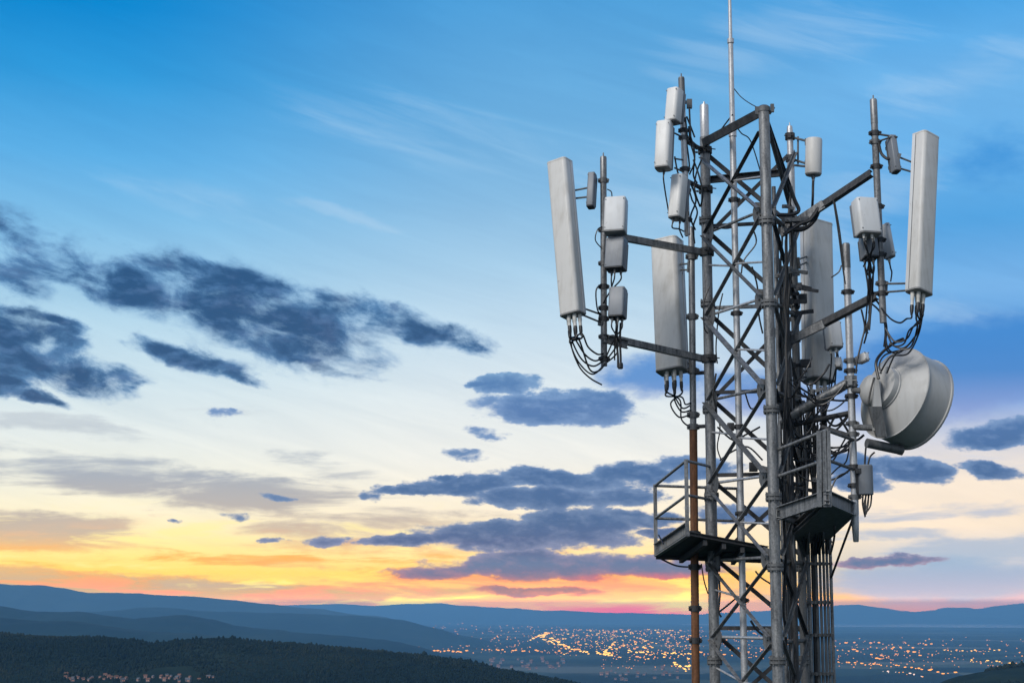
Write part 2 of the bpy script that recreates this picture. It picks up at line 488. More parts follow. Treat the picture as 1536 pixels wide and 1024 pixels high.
ridge('hills', [(60, 932), (140, 917), (180, 914), (205, 910), (235, 909), (262, 910), (300, 915), (340, 917), (400, 919), (470, 922), (540, 924), (600, 929), (650, 940), (700, 953), (760, 966), (830, 976)],
      4400, 700, 600, m_hill, 8, 0.003)
hill_b, _, _ = ridge('hills', [(-420, 912), (-220, 905), (-80, 905), (0, 907), (33, 912), (57, 915), (117, 914), (167, 922), (205, 928), (233, 928), (260, 924), (283, 922), (317, 927), (350, 937), (400, 945), (460, 949), (512, 952), (570, 959), (620, 970), (680, 986), (760, 1002), (840, 1014)],
      2700, 700, 600, m_hill, 6, 0.008)
ridge('hills', [(-350, 915), (-150, 917), (0, 925), (33, 928), (100, 932), (150, 938), (200, 943), (250, 947), (330, 953), (420, 962), (520, 980)],
      2100, 420, 400, m_hill, 5, 0.009)
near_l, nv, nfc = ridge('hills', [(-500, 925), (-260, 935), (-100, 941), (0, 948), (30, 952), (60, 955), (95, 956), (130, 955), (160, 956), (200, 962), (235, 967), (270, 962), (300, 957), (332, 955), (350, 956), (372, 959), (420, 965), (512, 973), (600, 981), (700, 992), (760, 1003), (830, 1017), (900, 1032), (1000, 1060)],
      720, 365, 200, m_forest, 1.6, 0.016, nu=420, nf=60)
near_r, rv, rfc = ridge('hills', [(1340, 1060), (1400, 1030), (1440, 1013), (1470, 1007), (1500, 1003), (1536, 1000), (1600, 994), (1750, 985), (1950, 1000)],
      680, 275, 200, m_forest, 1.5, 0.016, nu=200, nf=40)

# water lying under the right-hand mountains
lk, lkf = [], []
ring = []
c0 = P(1420, 934.5, 0.0001)
LY0, LY1 = 9000.0, 12400.0
NL = 60
for k in range(NL):
    a = 2 * math.pi * k / NL
    wob = 1 + 0.25 * math.sin(3 * a + 1) + 0.12 * math.sin(7 * a)
    y = (LY0 + LY1) / 2 + (LY1 - LY0) / 2 * math.sin(a) * wob
    x = 2950 + 1800 * math.cos(a) * (1 + 0.06 * math.sin(5 * a))
    lk.append((x, y, VALLEY + 3.2))
m_water, gg, b = material('lake_water')
b.inputs['Base Color'].default_value = (0.03, 0.05, 0.06, 1)
b.inputs['Roughness'].default_value = 0.12
tag(link_mesh('lake', lk, [tuple(range(NL))], m_water, smooth=False), kind='structure')

# ------------------------------------------------------------------ woods on the near hills: one mass of small trees
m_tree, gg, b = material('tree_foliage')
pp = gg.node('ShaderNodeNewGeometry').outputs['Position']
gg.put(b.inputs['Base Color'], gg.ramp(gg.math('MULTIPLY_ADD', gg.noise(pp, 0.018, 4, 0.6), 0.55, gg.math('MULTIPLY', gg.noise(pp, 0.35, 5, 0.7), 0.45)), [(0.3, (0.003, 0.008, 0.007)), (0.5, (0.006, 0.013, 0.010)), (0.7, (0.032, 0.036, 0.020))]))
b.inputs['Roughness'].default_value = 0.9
b.inputs['Specular IOR Level'].default_value = 0.1

def tree_mass(name, bvh, xr, yr, count, hmin, hmax, keep=None):
    V, F = [], []
    n = 0
    rnd = random.Random(len(name) + count)
    while n < count:
        n += 1
        x, y = rnd.uniform(*xr), rnd.uniform(*yr)
        if keep and not keep(x, y):
            continue
        if fbm(x, y, 0.014, 4) < -0.36:
            continue
        hit = bvh.ray_cast(Vector((x, y, 500)), Vector((0, 0, -1)))
        if hit[0] is None or hit[0].z < VALLEY + 2:
            continue
        z = hit[0].z
        h = rnd.uniform(hmin, hmax) * (1.55 if rnd.random() < .07 else 1.0) * (0.75 + 0.6 * max(0.0, 0.5 + fbm(x, y, 0.03, 3)))
        w = h * rnd.uniform(0.28, 0.5)
        base = len(V)
        k = 5
        lv = [(0.0, 0.6), (0.38, 1.0), (0.8, 0.55)]
        for hz, rr in lv:
            for q in range(k):
                a = 2 * math.pi * q / k + rnd.uniform(-.35, .35)
                s = w * rr * rnd.uniform(0.7, 1.2)
                V.append((x + s * math.cos(a), y + s * math.sin(a), z - .25 + h * hz + rnd.uniform(-.06, .06) * h))
        V.append((x + rnd.uniform(-.1, .1) * w, y, z - .25 + h))
        for l in range(len(lv) - 1):
            for q in range(k):
                q2 = (q + 1) % k
                F.append((base + l * k + q, base + l * k + q2, base + (l + 1) * k + q2, base + (l + 1) * k + q))
        for q in range(k):
            F.append((base + 2 * k + q, base + 2 * k + (q + 1) % k, base + 3 * k))
    o = link_mesh(name, V, F, m_tree, sharp=None)
    tag(o, 'dark woodland covering the near hillsides below the tower', 'woodland', kind='stuff')
    return o

bvh_l = BVHTree.FromPolygons([Vector(v) for v in nv], nfc)
bvh_r = BVHTree.FromPolygons([Vector(v) for v in rv], rfc)
def on_land(px, py, trees=(('l', bvh_l), ('r', bvh_r))):
    d_ = ray(px, py).normalized()
    best = None
    for _, t in trees:
        h = t.ray_cast(Vector((0, 0, 0)), d_)
        if h[0] is not None and (best is None or h[3] < best[1]): best = (h[0], h[3])
    return best[0] if best else None
VILLAGE = on_land(245, 1017) or P(245, 1016, 600)

def off_village(x, y):
    return ((x - VILLAGE.x) / 11) ** 2 + ((y - VILLAGE.y) / 14) ** 2 > 1 + 0.6 * fbm(x, y, 0.04, 3)

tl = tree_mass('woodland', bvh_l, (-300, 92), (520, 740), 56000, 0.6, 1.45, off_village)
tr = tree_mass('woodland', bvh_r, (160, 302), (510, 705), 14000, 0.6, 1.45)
for o, t in ((tl, 'dark green woodland covering the near hill at the lower left'), (tr, 'dark woodland on the hill in the lower right corner')):
    o['label'] = t
# ------------------------------------------------------------------ evening air
HZ = bpy.data.materials.new('evening_haze')
HZ.use_nodes = True
ht = HZ.node_tree
ht.nodes.clear()
hv = ht.nodes.new('ShaderNodeVolumePrincipled')
hv.inputs['Color'].default_value = (0.30, 0.66, 1.0, 1)
hv.inputs['Density'].default_value = HAZE_D
hv.inputs['Anisotropy'].default_value = 0.25
ho = ht.nodes.new('ShaderNodeOutputMaterial')
ht.links.new(hv.outputs[0], ho.inputs['Volume'])
X0, X1, Y0, Y1, Z0, Z1 = -16000, 16000, -3000, 15500, VALLEY - 40, HAZE_TOP
bv = [(x, y, z) for x in (X0, X1) for y in (Y0, Y1) for z in (Z0, Z1)]
bf = [(0, 1, 3, 2), (4, 6, 7, 5), (0, 4, 5, 1), (2, 3, 7, 6), (0, 2, 6, 4), (1, 5, 7, 3)]
hz = link_mesh('haze', bv, bf, HZ, smooth=False)
tag(hz, 'thin blue evening haze filling the valley air', 'haze', kind='stuff')
# ------------------------------------------------------------------ metal, paint, rubber
def metal(name, dark, light, rough=0.45, met=0.55, streak=6.0, rust=0.0):
    m, gg, b = material(name)
    p = gg.node('ShaderNodeNewGeometry').outputs['Position']
    n1 = gg.noise(gg.mapping(p, scale=(streak, streak, 0.9)), 3.0, 6, 0.65)
    n2 = gg.noise(p, 34.0, 4, 0.6)
    f = gg.math('MULTIPLY_ADD', n2, 0.35, gg.math('MULTIPLY', n1, 0.65))
    c = gg.ramp(f, [(0.36, dark), (0.5, tuple((a + q) / 2 for a, q in zip(dark, light))), (0.64, light)])
    rn = gg.noise(gg.mapping(p, scale=(1, 1, 0.4)), 7.0, 6, 0.7)
    c = gg.mix(gg.smooth(rn, 0.68 - rust, 0.82 - rust), c, (0.11, 0.055, 0.03))
    gg.put(b.inputs['Base Color'], c)
    gg.put(b.inputs['Roughness'], gg.math('MULTIPLY_ADD', n2, 0.3, rough - 0.12))
    b.inputs['Metallic'].default_value = met
    bump(gg, b, n2, 0.25, 0.003)
    return m

m_galv = metal('galvanised_steel', (0.09, 0.092, 0.097), (0.36, 0.365, 0.37), rust=0.015)
m_bright = metal('bright_galvanised_tube', (0.40, 0.40, 0.41), (0.72, 0.72, 0.73), 0.38, 0.6)
m_dull = metal('weathered_steel', (0.085, 0.088, 0.092), (0.20, 0.205, 0.21), 0.55, 0.4, rust=0.04)
m_dark = metal('dark_oxidised_steel', (0.022, 0.023, 0.026), (0.075, 0.077, 0.082), 0.6, 0.3, rust=0.03)
m_rust = metal('rusty_steel', (0.075, 0.032, 0.014), (0.24, 0.105, 0.045), 0.75, 0.15, rust=-0.1)

def paint(name, c, rough=0.42, dirt=0.35):
    m, gg, b = material(name)
    p = gg.node('ShaderNodeNewGeometry').outputs['Position']
    run = gg.noise(gg.mapping(p, scale=(9, 9, 0.55)), 1.6, 6, 0.62)
    blot = gg.noise(p, 3.5, 6, 0.6)
    spots = gg.smooth(gg.noise(p, 30, 2, 0.5), 0.70, 0.76)
    f = gg.math('MULTIPLY', gg.smooth(gg.math('MULTIPLY_ADD', run, 0.6, gg.math('MULTIPLY', blot, 0.4)), 0.44, 0.68), dirt)
    cc = gg.mix(f, c, tuple(v * k for v, k in zip(c, (0.62, 0.59, 0.54))))
    cc = gg.mix(gg.math('MULTIPLY', spots, 0.45), cc, tuple(v * 0.4 for v in c))
    gg.put(b.inputs['Base Color'], cc)
    gg.put(b.inputs['Roughness'], gg.math('MULTIPLY_ADD', blot, 0.3, rough - 0.1))
    b.inputs['Specular IOR Level'].default_value = 0.4
    bump(gg, b, gg.noise(p, 60, 3), 0.06, 0.002)
    return m

m_white = paint('off_white_radome', (0.60, 0.59, 0.57), dirt=.5)
m_boxw = paint('white_box_radome', (0.76, 0.75, 0.73))
m_seam, gg, b = material('black_seam'); b.inputs['Base Color'].default_value = (0.02, 0.02, 0.02, 1)
m_box = paint('pale_grey_housing', (0.62, 0.63, 0.64))
m_grey = paint('mid_grey_housing', (0.20, 0.22, 0.25), dirt=0.5)
m_cap = paint('grey_end_cap', (0.24, 0.24, 0.24), dirt=0.5)
m_dish = paint('dish_paint', (0.45, 0.45, 0.445), 0.4, 0.35)
m_conn = paint('white_connector', (0.66, 0.65, 0.62), 0.4, 0.5)
m_cable, gg, b = material('black_cable_jacket')
b.inputs['Base Color'].default_value = (0.012, 0.012, 0.014, 1)
b.inputs['Roughness'].default_value = 0.42
m_hcable = paint('grey_cable_jacket', (0.15, 0.155, 0.165), 0.5, 0.6)
m_glass, gg, b = material('lamp_glass')
b.inputs['Base Color'].default_value = (0.5, 0.55, 0.6, 1)
b.inputs['Roughness'].default_value = 0.1

# ------------------------------------------------------------------ shapes
def frame_of(d, hint=None):
    d = d.normalized()
    h = hint if hint is not None else (Vector((0, 0, 1)) if abs(d.z) < 0.9 else Vector((0, -1, 0)))
    x = h - d * h.dot(d)
    if x.length < 1e-6:
        x = d.orthogonal()
    x.normalize()
    return x, d.cross(x), d

class MB:
    def __init__(self):
        self.v, self.f, self.m = [], [], []
    def ring_faces(self, a, b, n, mi=0):
        for q in range(n):
            q2 = (q + 1) % n
            self.f.append((a + q, a + q2, b + q2, b + q)); self.m.append(mi)
    def loops(self, rings, cap0=True, cap1=True, mi=0):
        """skin a list of equally long rings of points"""
        n = len(rings[0]); base = len(self.v)
        for r in rings:
            self.v.extend(r)
        for i in range(len(rings) - 1):
            self.ring_faces(base + i * n, base + (i + 1) * n, n, mi)
        if cap0:
            self.f.append(tuple(base + q for q in range(n - 1, -1, -1))); self.m.append(mi)
        if cap1:
            e = base + (len(rings) - 1) * n
            self.f.append(tuple(e + q for q in range(n))); self.m.append(mi)
        return self
    def tube(self, p0, p1, r0, r1=None, n=14, mi=0):
        r1 = r0 if r1 is None else r1
        x, y, z = frame_of(p1 - p0)
        cs = [(math.cos(2 * math.pi * q / n), math.sin(2 * math.pi * q / n)) for q in range(n)]
        return self.loops([[p0 + (x * c + y * s) * r0 for c, s in cs], [p1 + (x * c + y * s) * r1 for c, s in cs]], mi=mi)
    def lathe(self, o, axis, prof, n=32, mi=0, cap0=True, cap1=True):
        x, y, z = frame_of(axis)
        return self.loops([[o + z * h + (x * math.cos(2 * math.pi * q / n) + y * math.sin(2 * math.pi * q / n)) * max(r, 1e-4) for q in range(n)] for r, h in prof], cap0, cap1, mi)
    def path(self, pts, r, n=6, sub=6, mi=0, jitter=0.0):
        P_ = [Vector(p) for p in pts]
        q = []
        for i in range(len(P_) - 1):
            a, b_, c, d = P_[max(i - 1, 0)], P_[i], P_[i + 1], P_[min(i + 2, len(P_) - 1)]
            for s in range(sub):
                t = s / sub
                q.append(0.5 * ((2 * b_) + (c - a) * t + (2 * a - 5 * b_ + 4 * c - d) * t * t + (3 * b_ - a - 3 * c + d) * t ** 3))
        q.append(P_[-1])
        rings = []
        hint = None
        for i, p in enumerate(q):
            d = q[min(i + 1, len(q) - 1)] - q[max(i - 1, 0)]
            x, y, z = frame_of(d, hint)
            hint = x
            rings.append([p + (x * math.cos(2 * math.pi * k / n) + y * math.sin(2 * math.pi * k / n)) * r for k in range(n)])
        return self.loops(rings, mi=mi)
    def prism(self, prof, o, X, Y, Z, L, bev=0.0, mi=0):
        """2-D profile in (X, Y) extruded along Z from o; ends pulled in by bev"""
        def ring(s, h):
            cx = sum(p[0] for p in prof) / len(prof); cy = sum(p[1] for p in prof) / len(prof)
            out = []
            for px_, py_ in prof:
                vx, vy = px_ - cx, py_ - cy
                l = math.hypot(vx, vy)
                k = max(0.2, (l - s) / l) if l > 0 else 1
                out.append(o + X * (cx + vx * k) + Y * (cy + vy * k) + Z * h)
            return out
        if bev > 0:
            return self.loops([ring(bev, 0), ring(bev * .3, bev * .3), ring(0, bev), ring(0, L - bev), ring(bev * .3, L - bev * .3), ring(bev, L)], mi=mi)
        return self.loops([ring(0, 0), ring(0, L)], mi=mi)
    def box(self, c, X, Y, Z, w, d, h, bev=0.0, r=0.0, mi=0):
        return self.prism(rrect(w, d, r), c - Z * (h / 2), X, Y, Z, h, bev, mi)
    def bar(self, p0, p1, w, t, hint=None, mi=0):
        x, y, z = frame_of(p1 - p0, hint)
        return self.prism(rrect(w, t, 0), p0, x, y, z, (p1 - p0).length, 0, mi)
    def angle(self, p0, p1, w, t=0.009, hint=None, mi=0):
        x, y, z = frame_of(p1 - p0, hint)
        return self.prism_c([(0, 0), (w, 0), (w, t), (t, t), (t, w), (0, w)], p0 - x * w * .35 - y * w * .35, x, y, z, (p1 - p0).length, mi)
    def channel(self, p0, p1, w, d, t=0.012, hint=None, mi=0):
        x, y, z = frame_of(p1 - p0, hint)
        return self.prism_c([(-w / 2, 0), (w / 2, 0), (w / 2, d), (w / 2 - t, d), (w / 2 - t, t), (-w / 2 + t, t), (-w / 2 + t, d), (-w / 2, d)], p0 - y * d / 2, x, y, z, (p1 - p0).length, mi)
    def prism_c(self, prof, o, X, Y, Z, L, mi=0):
        """profile that is not convex: ends closed by a triangulated fan is wrong, so close with quads strip-wise via n-gons"""
        return self.loops([[o + X * a + Y * b_ for a, b_ in prof], [o + X * a + Y * b_ + Z * L for a, b_ in prof]], mi=mi)
    def done(self, name, mats, parent=None, smooth=True, sharp=38):
        return link_mesh(name, self.v, self.f, mats, parent, smooth, sharp, self.m if isinstance(mats, (list, tuple)) else None)

def rrect(w, d, r, n=4):
    if r <= 0:
        return [(-w / 2, -d / 2), (w / 2, -d / 2), (w / 2, d / 2), (-w / 2, d / 2)]
    out = []
    for cx, cy, a0 in ((w / 2 - r, -d / 2 + r, -90), (w / 2 - r, d / 2 - r, 0), (-w / 2 + r, d / 2 - r, 90), (-w / 2 + r, -d / 2 + r, 180)):
        for k in range(n + 1):
            a = R(a0 + 90 * k / n)
            out.append((cx + r * math.cos(a), cy + r * math.sin(a)))
    return out

def thing(name, label, cat, loc, group=None):
    o = bpy.data.objects.new(name, None)
    o.empty_display_size = 0.1
    o.location = loc
    col.objects.link(o)
    return tag(o, label, cat, group)

UP = Vector((0, 0, 1))

def facing(deg):
    """horizontal unit vector: 0 looks at the viewer, negative turns to the left of the picture"""
    a = R(deg)
    return Vector((math.sin(a), -math.cos(a), 0))

def clamp_mesh(p, d, r, reach=None, side=None, h=0.07):
    """a two-shell pipe clamp with ears and bolts"""
    b_ = MB()
    x, y, z = frame_of(d)
    if side is not None:
        x = (side - z * side.dot(z)).normalized(); y = z.cross(x)
    b_.lathe(p - z * h / 2, z, [(r * 1.02, 0), (r * 1.28, 0), (r * 1.28, h), (r * 1.02, h)], 16)
    for s in (-1, 1):
        b_.box(p + y * s * r * 1.4, x, y, z, r * 0.9, r * 0.5, h * 0.8)
        b_.tube(p + y * s * r * 1.5 - x * r * 1.3, p + y * s * r * 1.5 + x * r * 1.3, 0.009, n=8)
        b_.tube(p + y * s * r * 1.5 + x * r * 0.75, p + y * s * r * 1.5 + x * r * 1.05, 0.017, n=6)
    return b_

def line_at(p0, p1, t):
    return p0 + (p1 - p0) * t

def pipe_at(top, bot, py):
    """point on a pipe (two world points) whose picture height is py"""
    lo, hi = 0.0, 1.0
    def yy(t):
        q = top + (bot - top) * t
        cy, cz = q.y * CP + q.z * SP, -q.y * SP + q.z * CP
        return 512 - FPX * cz / cy
    for _ in range(40):
        mid_ = (lo + hi) / 2
        if yy(mid_) < py: lo = mid_
        else: hi = mid_
    return top + (bot - top) * lo
# ------------------------------------------------------------------ the lattice tower
YF, YL, YR = 23.7, 25.3, 25.0
def vert(px, Y, py=570):
    p = P(px, py, Y)
    return lambda z: Vector((p.x, p.y, z))
legF, legL, legR = vert(1156, YF), vert(1064, YL), vert(1195, YR)
def zf(py, px=1156, Y=YF):
    return P(px, py, Y).z
GZ = {k: ground_z(f(0).x, f(0).y) - 0.15 for k, f in (('F', legF), ('L', legL), ('R', legR))}
tower = thing('lattice_tower', 'tall grey galvanised three-legged lattice steel tower carrying all the antennas', 'tower', Vector((legF(0).x, legF(0).y + 0.8, GZ['F'] + .15)))
TOP = {'F': zf(163), 'L': P(1058, 154, YL).z, 'R': P(1187, 184, YR).z}
fl_py = [300, 441, 575, 722, 847, 985]
for key, f, r, top in (('F', legF, M(8.5, YF), TOP['F']), ('L', legL, M(7.8, YL), P(1058, 206, YL).z), ('R', legR, M(6.0, YR), P(1187, 350, YR).z)):
    b_ = MB()
    b_.tube(f(GZ[key]), f(top), r, n=24)
    leg = b_.done('leg', m_galv if key != 'R' else m_dull, tower)
    for i, py in enumerate([331, 455, 614, 745, 850, 990]):
        px = {'F': 1156, 'L': 1064, 'R': 1195}[key]
        Y = {'F': YF, 'L': YL, 'R': YR}[key]
        z = P(px, py if key != 'L' else py - 0, Y).z
        c = MB()
        c.lathe(f(z - 0.05), UP, [(r * 1.0, 0), (r * 1.45, 0.004), (r * 1.45, 0.042), (r * 1.1, 0.045), (r * 1.1, 0.055), (r * 1.45, 0.058), (r * 1.45, 0.096), (r, 0.1)], 24)
        for q in range(8):
            a = 2 * math.pi * q / 8
            p = f(z - 0.05) + Vector((math.cos(a), math.sin(a), 0)) * r * 1.27
            c.tube(p - UP * 0.02, p + UP * 0.12, 0.011, n=6)
        c.done('flange', m_dull, leg)
# slimmer bright tube ends above the left and right legs
b_ = MB(); b_.lathe(legL(P(1058, 206, YL).z), UP, [(M(7, YL), 0), (M(7, YL), M(50, YL)), (M(6.2, YL), M(52, YL)), (M(2, YL), M(53, YL)), (M(1.4, YL), M(57, YL))], 20); b_.done('tube_extension', m_bright, tower)
b_ = MB(); b_.lathe(legR(P(1187, 350, YR).z), UP, [(M(5.8, YR), 0), (M(5.8, YR), M(110, YR)), (M(5, YR), M(111, YR)), (M(5, YR), M(162, YR)), (M(4, YR), M(170, YR)), (M(1.0, YR), M(171, YR)), (M(0.8, YR), M(176, YR))], 20); b_.done('tube_extension', m_bright, tower)
# cap and lugs at the head of the front leg
b_ = MB()
hp = legF(TOP['F'])
b_.lathe(hp, UP, [(M(9.6, YF), -0.05), (M(9.6, YF), 0.02), (M(6, YF), 0.045), (M(2, YF), 0.05)], 24)
b_.tube(hp + Vector((0.08, 0, -0.08)), hp + Vector((0.15, 0, 0.02)), 0.02, n=8)
b_.box(hp + Vector((0.12, -0.02, 0.0)), Vector((1, 0, 0)), Vector((0, 1, 0)), UP, 0.05, 0.05, 0.12)
b_.box(hp + Vector((-0.10, 0.0, -0.03)), Vector((1, 0, 0)), Vector((0, 1, 0)), UP, 0.06, 0.02, 0.12)
b_.done('leg_cap', m_dull, tower)

# bracing on the three faces
levels_py = [190, 314, 445, 580, 712, 835, 957, 1085]
Z = [zf(p) for p in levels_py]
dz = Z[-2] - Z[-1]
while Z[-1] - dz > GZ['F'] + 0.2:
    Z.append(Z[-1] - dz)
def brace(a, b2, w, m, kind='angle', hint=None, name='brace'):
    q = MB()
    d = (b2 - a).normalized()
    a, b2 = a + d * 0.05, b2 - d * 0.05
    if kind == 'angle': q.angle(a, b2, w, 0.010, hint)
    elif kind == 'flat': q.bar(a, b2, w, 0.012, hint)
    elif kind == 'tube': q.tube(a, b2, w / 2, n=10)
    return q.done(name, m, tower, smooth=(kind == 'tube'))
rnd = random.Random(11)
VIEW = Vector((-0.25, -1, -0.2))
for i in range(len(Z) - 1):
    zt, zb = Z[i], Z[i + 1]
    # front-left face (nearest the viewer)
    n_lf = Vector((-1, -0.36, 0)).normalized()
    off = n_lf * 0.055
    wide = i in (2, 3)
    brace(legF(zt - .03) + off, legL(zb - .02) + off, 0.066, m_dark if i == 0 else m_galv, hint=n_lf)
    brace(legL(zt - .03) + off * 1.9, legF(zb - .02) + off * 1.9, 0.062 if not wide else 0.095, m_dull if i in (1, 3) else m_galv, hint=n_lf)
    brace(legF(zb) + off * .3, legL(zb) + off * .3, 0.045, m_galv if i % 2 == 0 else m_bright, 'tube', name='strut')
    # light secondary rods from the legs to the crossing
    mid_lf = legF((zt + zb) / 2).lerp(legL((zt + zb) / 2), .5) + n_lf * .06
    for f_ in (legF, legL):
        if rnd.random() < .75: brace(f_((zt * .62 + zb * .38) if f_ is legL else (zt * .4 + zb * .6)), mid_lf + UP * rnd.uniform(-.05, .05), 0.032, m_bright, 'tube', name='strut')
    # right face
    n_fr = Vector((1, -0.42, 0)).normalized()
    off = n_fr * 0.05
    brace(legF(zt) + off, legR(zb) + off, 0.052, m_dark if i % 2 else m_dull, hint=n_fr)
    brace(legR(zt) + off * 1.8, legF(zb) + off * 1.8, 0.05, m_dull, hint=n_fr)
    brace(legF(zb - .05) + off * .3, legR(zb - .05) + off * .3, 0.06, m_dull, 'tube', name='strut')
    # rear face
    n_lr = Vector((0.2, 1, 0)).normalized()
    off = n_lr * 0.05
    brace(legL(zt + .05) + off, legR(zb + .05) + off, 0.065, m_dark, hint=n_lr)
    if i % 2 == 0: brace(legR(zt) + off * 1.8, legL(zb) + off * 1.8, 0.06, m_dark, hint=n_lr)
    brace(legL(zb + .12) + off * .3, legR(zb + .12) + off * .3, 0.06, m_dark if i != 1 else m_galv, 'angle', hint=UP, name='strut')
    # gusset plates where the bracing meets the legs
    for f, k in ((legF, 'F'), (legL, 'L')):
        q = MB()
        c = f(zb - 0.02)
        tgt = (legL if k == 'F' else legF)(zb)
        dd = (tgt - c).normalized()
        q.prism([(-.09, -.14), (.05, -.17), (.12, -.06), (.12, .06), (.05, .17), (-.09, .14)], c + dd * 0.17 + n_lf * 0.04, dd, UP, n_lf, 0.012)
        for s in (-.1, 0, .1):
            q.tube(c + dd * 0.16 + UP * s + n_lf * 0.03, c + dd * 0.16 + UP * s + n_lf * 0.08, 0.016, n=6)
        q.done('gusset_plate', m_dull, tower)
# the dark top beam from the left leg up to the head of the front leg, and its two companions
zt = P(1058, 212, YL).z
q = MB(); q.channel(P(1056, 214, YL - .1), P(1142, 168, YF + .05), 0.12, 0.07, hint=Vector((0.3, 0, -1))); q.done('top_beam', m_dark, tower, False)
q = MB(); q.channel(legF(TOP['F'] - .25) + Vector((.05, 0, 0)), legR(zf(258) - .0), 0.10, 0.06, hint=UP); q.done('top_beam', m_dark, tower, False)
q = MB(); q.channel(P(1060, 270, YL + .05), P(1186, 258, YR + .05), 0.11, 0.06, hint=UP); q.done('top_beam', m_dark, tower, False)

# the thin mast in the middle of the lattice: a bright tube with a slim lightning rod on top
mast = thing('lightning_mast', 'thin bright mast rising through the lattice tower with a slim rod above the top', 'mast', P(1122, 1100, 25.35))
YM = 24.9
m0 = P(1107, 570, YM)
mz = lambda py: P(1107, py, YM).z
mv = lambda z: Vector((m0.x, m0.y, z))
b_ = MB(); b_.tube(mv(ground_z(m0.x, m0.y) - .1), mv(mz(196)), M(5.0, YM), n=18); tubeo = b_.done('mast_tube', m_bright, mast)
for py in (300, 470, 640, 770, 900):
    c = clamp_mesh(mv(mz(py)), UP, M(5.2, YM)); c.done('pipe_clamp', m_dark, mast)
b_ = MB()
b_.lathe(mv(mz(205)), UP, [(M(6.2, YM), 0), (M(6.2, YM), .2), (M(4.3, YM), .22), (M(4.0, YM), M(150, YM)), (M(5.2, YM), M(151, YM)), (M(5.2, YM), M(158, YM)), (M(3.0, YM), M(159, YM)), (M(2.6, YM), M(225, YM)), (M(1.8, YM), M(330, YM)), (M(.4, YM), M(335, YM))], 16)
b_.done('lightning_rod', m_bright, mast)
b_ = MB(); b_.path([P(1101, 133, YM), P(1112, 146, YM), P(1126, 156, 24.3), P(1140, 163, 23.8)], 0.008, 5)
b_.path([P(1102, 186, YM - .05), P(1112, 200, YM - .1), P(1126, 212, YM), P(1142, 262, YM)], 0.010, 5)
b_.path([P(1099, 172, YM - .05), P(1088, 186, 25.0), P(1075, 204, 25.2)], 0.012, 5); b_.done('guy_wire', m_cable, mast)

# ------------------------------------------------------------------ equipment builders
def panel(name, label, cat, top, bot, Y, w, d, ang, loops=None, conns=5, mount=None, yc=None, cables=True, slim=False):
    pt, pb = P(top[0], top[1], Y + .22), P(bot[0], bot[1], Y - .22)
    u = (pt - pb).normalized()
    n0 = facing(ang)
    nrm = (n0 - u * n0.dot(u)).normalized()
    s = u.cross(nrm) * -1
    L = (pt - pb).length
    root = thing(name, label, cat, pb)
    # radome: rounded front corners, flat sides
    rad = MB()
    fr = min(w, d) * 0.22
    prof = []
    for cx, cy, a0 in ((w / 2 - fr, d * .62 - fr, 0), (-w / 2 + fr, d * .62 - fr, 90)):
        for k in range(7):
            a = R(a0 + 15 * k)
            prof.append((cx + fr * math.cos(a), cy + fr * math.sin(a)))
    prof += [(-w / 2, -0.0 * d), (w / 2, -0.0 * d)]
    rad.prism(prof, pb, s, nrm, u, L, 0.006)
    ro = rad.done('radome', m_white, root, sharp=30)
    bk = MB()
    bw = w * 1.03
    sm = MB(); sm.box(pb + u * L / 2 + nrm * -.001, s, nrm, u, w * .99, .012, L * .995); sm.done('seam', m_seam, root, False)
    bk.prism([(-bw / 2, -0.009), (-bw / 2, -d * .25), (-bw * .36, -d * .36), (bw * .36, -d * .36), (bw / 2, -d * .25), (bw / 2, -0.009)][::-1], pb + u * 0.01, s, nrm, u, L - 0.02, 0.004)
    bk.done('back_shell', m_box, root, sharp=30)
    for at, lab in ((pb - u * 0.012, 'end_cap'), (pt - u * 0.018, 'end_cap')):
        c = MB()
        grow = [(x * 1.018, y * 1.018 + 0.0) for x, y in prof[:-2]] + [(-bw / 2, -d * .25), (-bw * .36, -d * .37), (bw * .36, -d * .37), (bw / 2, -d * .25)]
        c.prism(grow, at, s, nrm, u, 0.03, 0.008)
        co = c.done(lab, m_cap if at is not None and lab and (at - pb).length < .1 else m_white, root, sharp=30)
    # connectors under the bottom cap, with their jumper cables
    rr = random.Random(int(top[0]))
    ends = []
    for k in range(conns):
        t = (k + .5) / conns - .5
        base = pb + s * (w * .72 * t) + nrm * (d * (0.28 if k % 2 else 0.02)) - u * 0.012
        ln = rr.uniform(.14, .2) * (0.8 if slim else 1)
        c = MB()
        c.lathe(base, -u, [(0.030, 0), (0.030, ln * .55), (0.024, ln * .6), (0.024, ln)], 12)
        co = c.done('connector', m_conn, root)
        bt = MB()
        bt.lathe(base - u * ln, -u, [(0.024, -0.002), (0.028, .02), (0.026, .09), (0.014, .15)], 10)
        bt.done('boot', m_cable, co)
        ends.append(base - u * (ln + .14))
    if loops:
        for k, lp in enumerate(loops):
            e = ends[k % len(ends)]
            c = MB()
            pts = [e + u * .04, e - u * .05] + [P(x, y, yy) for x, y, yy in lp]
            c.path(pts, 0.013, 6, 7)
            c.done('jumper_cable', m_cable, root)
    return root, pt, pb, u, nrm, s, L

